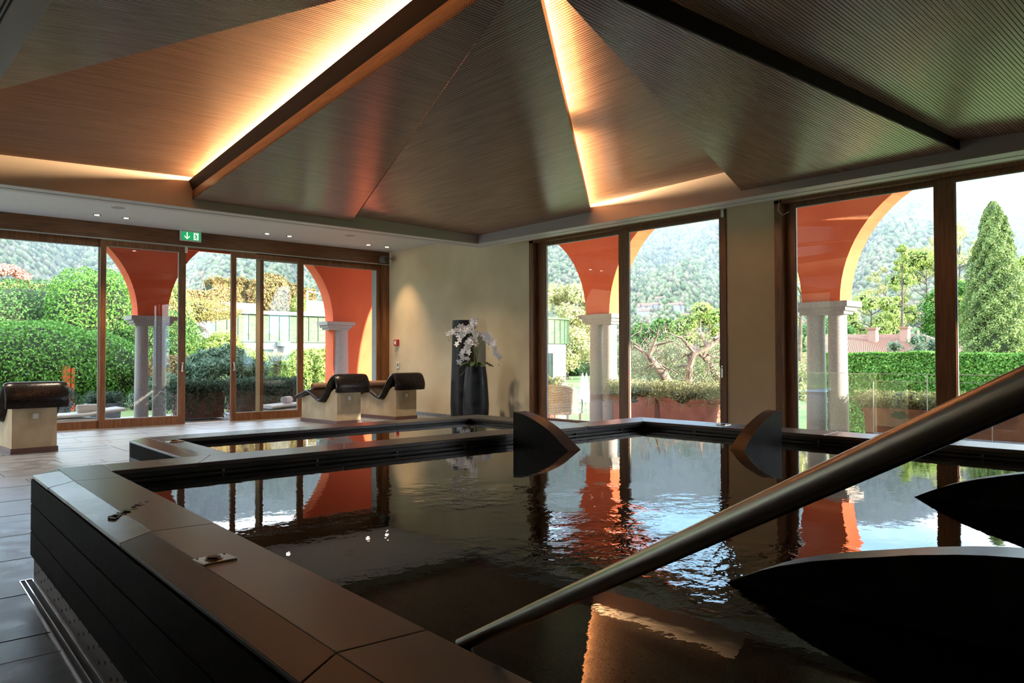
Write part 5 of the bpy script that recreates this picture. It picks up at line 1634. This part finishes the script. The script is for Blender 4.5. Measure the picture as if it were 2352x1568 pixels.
specs = [
    ('conifer', 2074, 55, (1.7, 6.2, at(2074, 700, 75).z), 75, 'fresh', 'thin larch with a bare dark trunk above the villa roof', 'cone', 15000, .16, 40, .20),
    ('leafy_tree', 2128, 60, (4.2, 5.6, at(2128, 690, 88).z), 88, 'fresh', 'bright green leafy tree just left of the window post', 'round', 16000, .24, 46, .3),
    ('leafy_tree', 2205, 60, (3.9, 4.2, at(2205, 600, 95).z), 95, 'pale_tree', 'pale yellow spring tree between the post and the cypress', 'round', 11000, .24, 46, .22),
    ('leafy_tree', 2200, 60, (3.6, 3.6, at(2200, 735, 85).z), 85, 'box', 'dark green tree lower down between the post and the cypress', 'round', 16000, .24, 36, .34),
    ('leafy_tree', 2345, 60, (3.4, 5.4, at(2350, 720, 80).z), 80, 'fresh', 'green tree at the right edge behind the cypress', 'round', 14000, .24, 40, .3),
    ('leafy_tree', 2000, 60, (3.4, 2.8, at(2000, 745, 80).z), 80, 'lime', 'yellow green tree behind the left part of the villa', 'round', 10000, .24, 34, .3),
    ('leafy_tree', 2035, 60, (2.4, 3.8, at(2030, 690, 90).z), 90, 'pale_tree', 'sparse pale tree left of the larch', 'round', 5000, .22, 30, .22),
    ('leafy_tree', 1838, 40, (2.2, 4.4, at(1838, 760, 48).z), 48, 'pale_tree', 'pale tree seen between the window frame and the twin columns', 'round', 14000, .18, 36, .30),
    ('leafy_tree', 2120, 40, (2.0, .8, at(2110, 800, 50).z), 50, 'blue_green', 'small bluish shrubs in front of the villa eaves', 'round', 3000, .12, 14, .3),
]
for nm, px, _, cr, dp, mk, lb, shp, n_, L_, ncl_, dn in specs:
    c_ = at(px, 850, dp)
    tree(nm, c_[:2], 0, cr, n_, L_, L_ * .62, M[mk], lb, trunk=.22, ncl=ncl_, dens=dn, shape=shp, corek=0 if mk == 'pale_tree' or nm == 'conifer' else .45)
# dark lower growth behind the hedge and round the lawn
for i, (px, py, d, rx, rz_, mk, lb) in enumerate(((1420, 838, 120, 22, 3.2, 'box_dark', 'dark tree belt along the far edge of the lawn'), (1900, 810, 70, 5, 3.0, 'box_dark', 'dark shrubbery behind the twin columns of the right window'),
                                                 (2330, 800, 60, 5, 2.6, 'box_dark', 'dark shrubbery behind the cypress foot'), (1640, 840, 60, 7, 2.0, 'fresh', 'fresh green shrubs low behind the gnarled tree'))):
    c_ = at(px, py, d)
    bush('shrub_belt', c_, 0, 0, (rx, rx * .45, rz_), 12000, .30, .18, M[mk], lb, nf=7, bump=.16, zmin=-1.5)

# ---- mountains: terrain in rings about the house, covered with trees
prof_el = [(-1500, 9.5), (-600, 10.2), (0, 10.6), (300, 10.9), (500, 11.3), (700, 10.9), (1000, 11.2), (1250, 12.3), (1330, 12.0), (1450, 10.9), (1560, 10.6), (1640, 11.0), (1800, 11.3), (1960, 11.2), (2075, 10.95), (2130, 10.3), (2170, 9.85), (2260, 9.3), (2352, 8.6), (2600, 7.6), (3400, 7.0), (6000, 6.5)]
paz = np.array([YAW - atan2(p[0] - 1176, FPX) for p in prof_el])[::-1]
pel = np.array([radians(p[1]) for p in prof_el])[::-1]
RI, RO = 230.0, 900.0


def hgt(az, t_):
    """height of the slope at azimuth az and radial parameter t in 0..1"""
    el = np.interp(az, paz, pel)
    ridge = RO * np.tan(el)
    spur = np.abs(np.sin(az * 9.5 + 1.1 + .9 * np.sin(t_ * 4 + az * 3))) * .6 + np.abs(np.sin(az * 23 + 2.0 + t_ * 3.5)) * .3 + .1 * np.sin(az * 61 + t_ * 9)
    z = ridge * t_ ** 1.05 + 46 * (spur - .62) * np.sin(pi * np.clip(t_, 0, 1)) ** .9 + 2.5 * np.sin(az * 170 + t_ * 17) * np.sin(pi * t_)
    return z - 2.0


na, nr = 520, 90
AZ, T_ = np.meshgrid(np.linspace(-.75, 2.75, na), np.linspace(0, 1.12, nr), indexing='ij')
Rr = RI + (RO - RI) * T_
Z = hgt(AZ, np.minimum(T_, 1.0)) - np.maximum(T_ - 1, 0) * 600
V = np.stack([Rr * np.cos(AZ), Rr * np.sin(AZ), Z], -1).reshape(-1, 3)
ii = np.arange(na - 1)[:, None] * nr + np.arange(nr - 1)[None, :]
F = np.stack([ii, ii + nr, ii + nr + 1, ii + 1], -1).reshape(-1, 4)
mt = np_mesh('mountain_slope', V, F, M['hill'], None, True)
tag(mt, 'wooded mountain slopes ringing the valley beyond the garden', 'mountain')
nb = 60000
az = RNG.uniform(-.02, 1.62, nb); tt = RNG.uniform(0.02, 1.0, nb) ** .9
rr_ = RI + (RO - RI) * tt
V0, F0 = ico(1.0, 0)
sz = RNG.uniform(1.3, 2.8, nb) * (.42 + .72 * tt)
base = np.stack([rr_ * np.cos(az), rr_ * np.sin(az), hgt(az, tt) + sz * .4], 1)
sc = np.stack([sz, sz, sz * RNG.uniform(.9, 1.7, nb)], 1)
V = (V0[None] * sc[:, None] * (1 + RNG.uniform(-.22, .22, (nb, len(V0), 1))) + base[:, None]).reshape(-1, 3)
F = (F0[None] + (np.arange(nb) * len(V0))[:, None, None]).reshape(-1, 3)
o = np_mesh('forest', V, F, M['forest'], mt, False); o['kind'] = 'stuff'
# scattered village on the lower slope
hs = [(1330 + 16 * i + random.uniform(-5, 5), random.uniform(728, 748)) for i in range(0)]
for i in range(26):
    px = random.uniform(1445, 1640) if i < 15 else random.uniform(1980, 2120)
    az_ = YAW - atan2(px - 1176, FPX); t_ = random.uniform(.04, .13) if i < 15 else random.uniform(.06, .14)
    r_ = RI + (RO - RI) * t_; z_ = float(hgt(np.array([az_]), np.array([t_]))[0])
    x, y = r_ * cos(az_), r_ * sin(az_)
    e = empty('village_house', (x, y, z_), az_ + random.uniform(-.4, .4), label='tiny pale house in the village on the lower mountain slope in the ' + ('middle' if i < 15 else 'right') + ' window', cat='house', group='far village houses, ' + ('middle' if i < 15 else 'right') + ' window')
    o = MB().box(-1.6, 1.6, -2, 2, -3, 1.6).build('house_wall', M['render_white'], None); o.parent = e
    o = MB().add([(-1.8, -2.2, 1.6), (1.8, -2.2, 1.6), (1.8, 2.2, 1.6), (-1.8, 2.2, 1.6), (0, -2.2, 2.5), (0, 2.2, 2.5)], [(0, 4, 5, 3), (1, 2, 5, 4), (0, 1, 4), (2, 3, 5), (0, 3, 2, 1)]).build('house_roof', M['roof_tile'], None); o.parent = e

# ---- haze hanging in the valley in front of the far slopes
hz = bpy.data.materials.new('valley_haze'); hz.use_nodes = True
t = hz.node_tree; t.nodes.clear()
oo = t.nodes.new('ShaderNodeOutputMaterial'); vsx = t.nodes.new('ShaderNodeVolumeScatter')
vsx.inputs['Color'].default_value = (0.74, 0.81, 0.88, 1); vsx.inputs['Density'].default_value = 0.0013; vsx.inputs['Anisotropy'].default_value = 0.2
t.links.new(vsx.outputs[0], oo.inputs['Volume'])
n = 40
a0, a1 = -.3, 1.95
arc = lambda r: [(r * cos(a0 + (a1 - a0) * k / n), r * sin(a0 + (a1 - a0) * k / n)) for k in range(n + 1)]
mb = MB()
A_, B_ = arc(150.0), arc(228.0)
for k in range(n):
    pass
v = [(x, y, -1.4) for x, y in A_] + [(x, y, -1.4) for x, y in B_] + [(x, y, 60) for x, y in A_] + [(x, y, 85) for x, y in B_]
m_ = n + 1
f = []
for k in range(n):
    f += [(k, k + m_, k + 1 + m_, k + 1), (2 * m_ + k, 2 * m_ + k + 1, 3 * m_ + k + 1, 3 * m_ + k), (k, k + 1, 2 * m_ + k + 1, 2 * m_ + k), (m_ + k, 3 * m_ + k, 3 * m_ + k + 1, m_ + k + 1)]
f += [(0, 2 * m_, 3 * m_, m_), (n, m_ + n, 3 * m_ + n, 2 * m_ + n)]
mb.add(v, f)
o = mb.build('valley_haze', hz)
tag(o, 'thin pale haze hanging over the valley before the mountain', 'haze', kind='stuff')
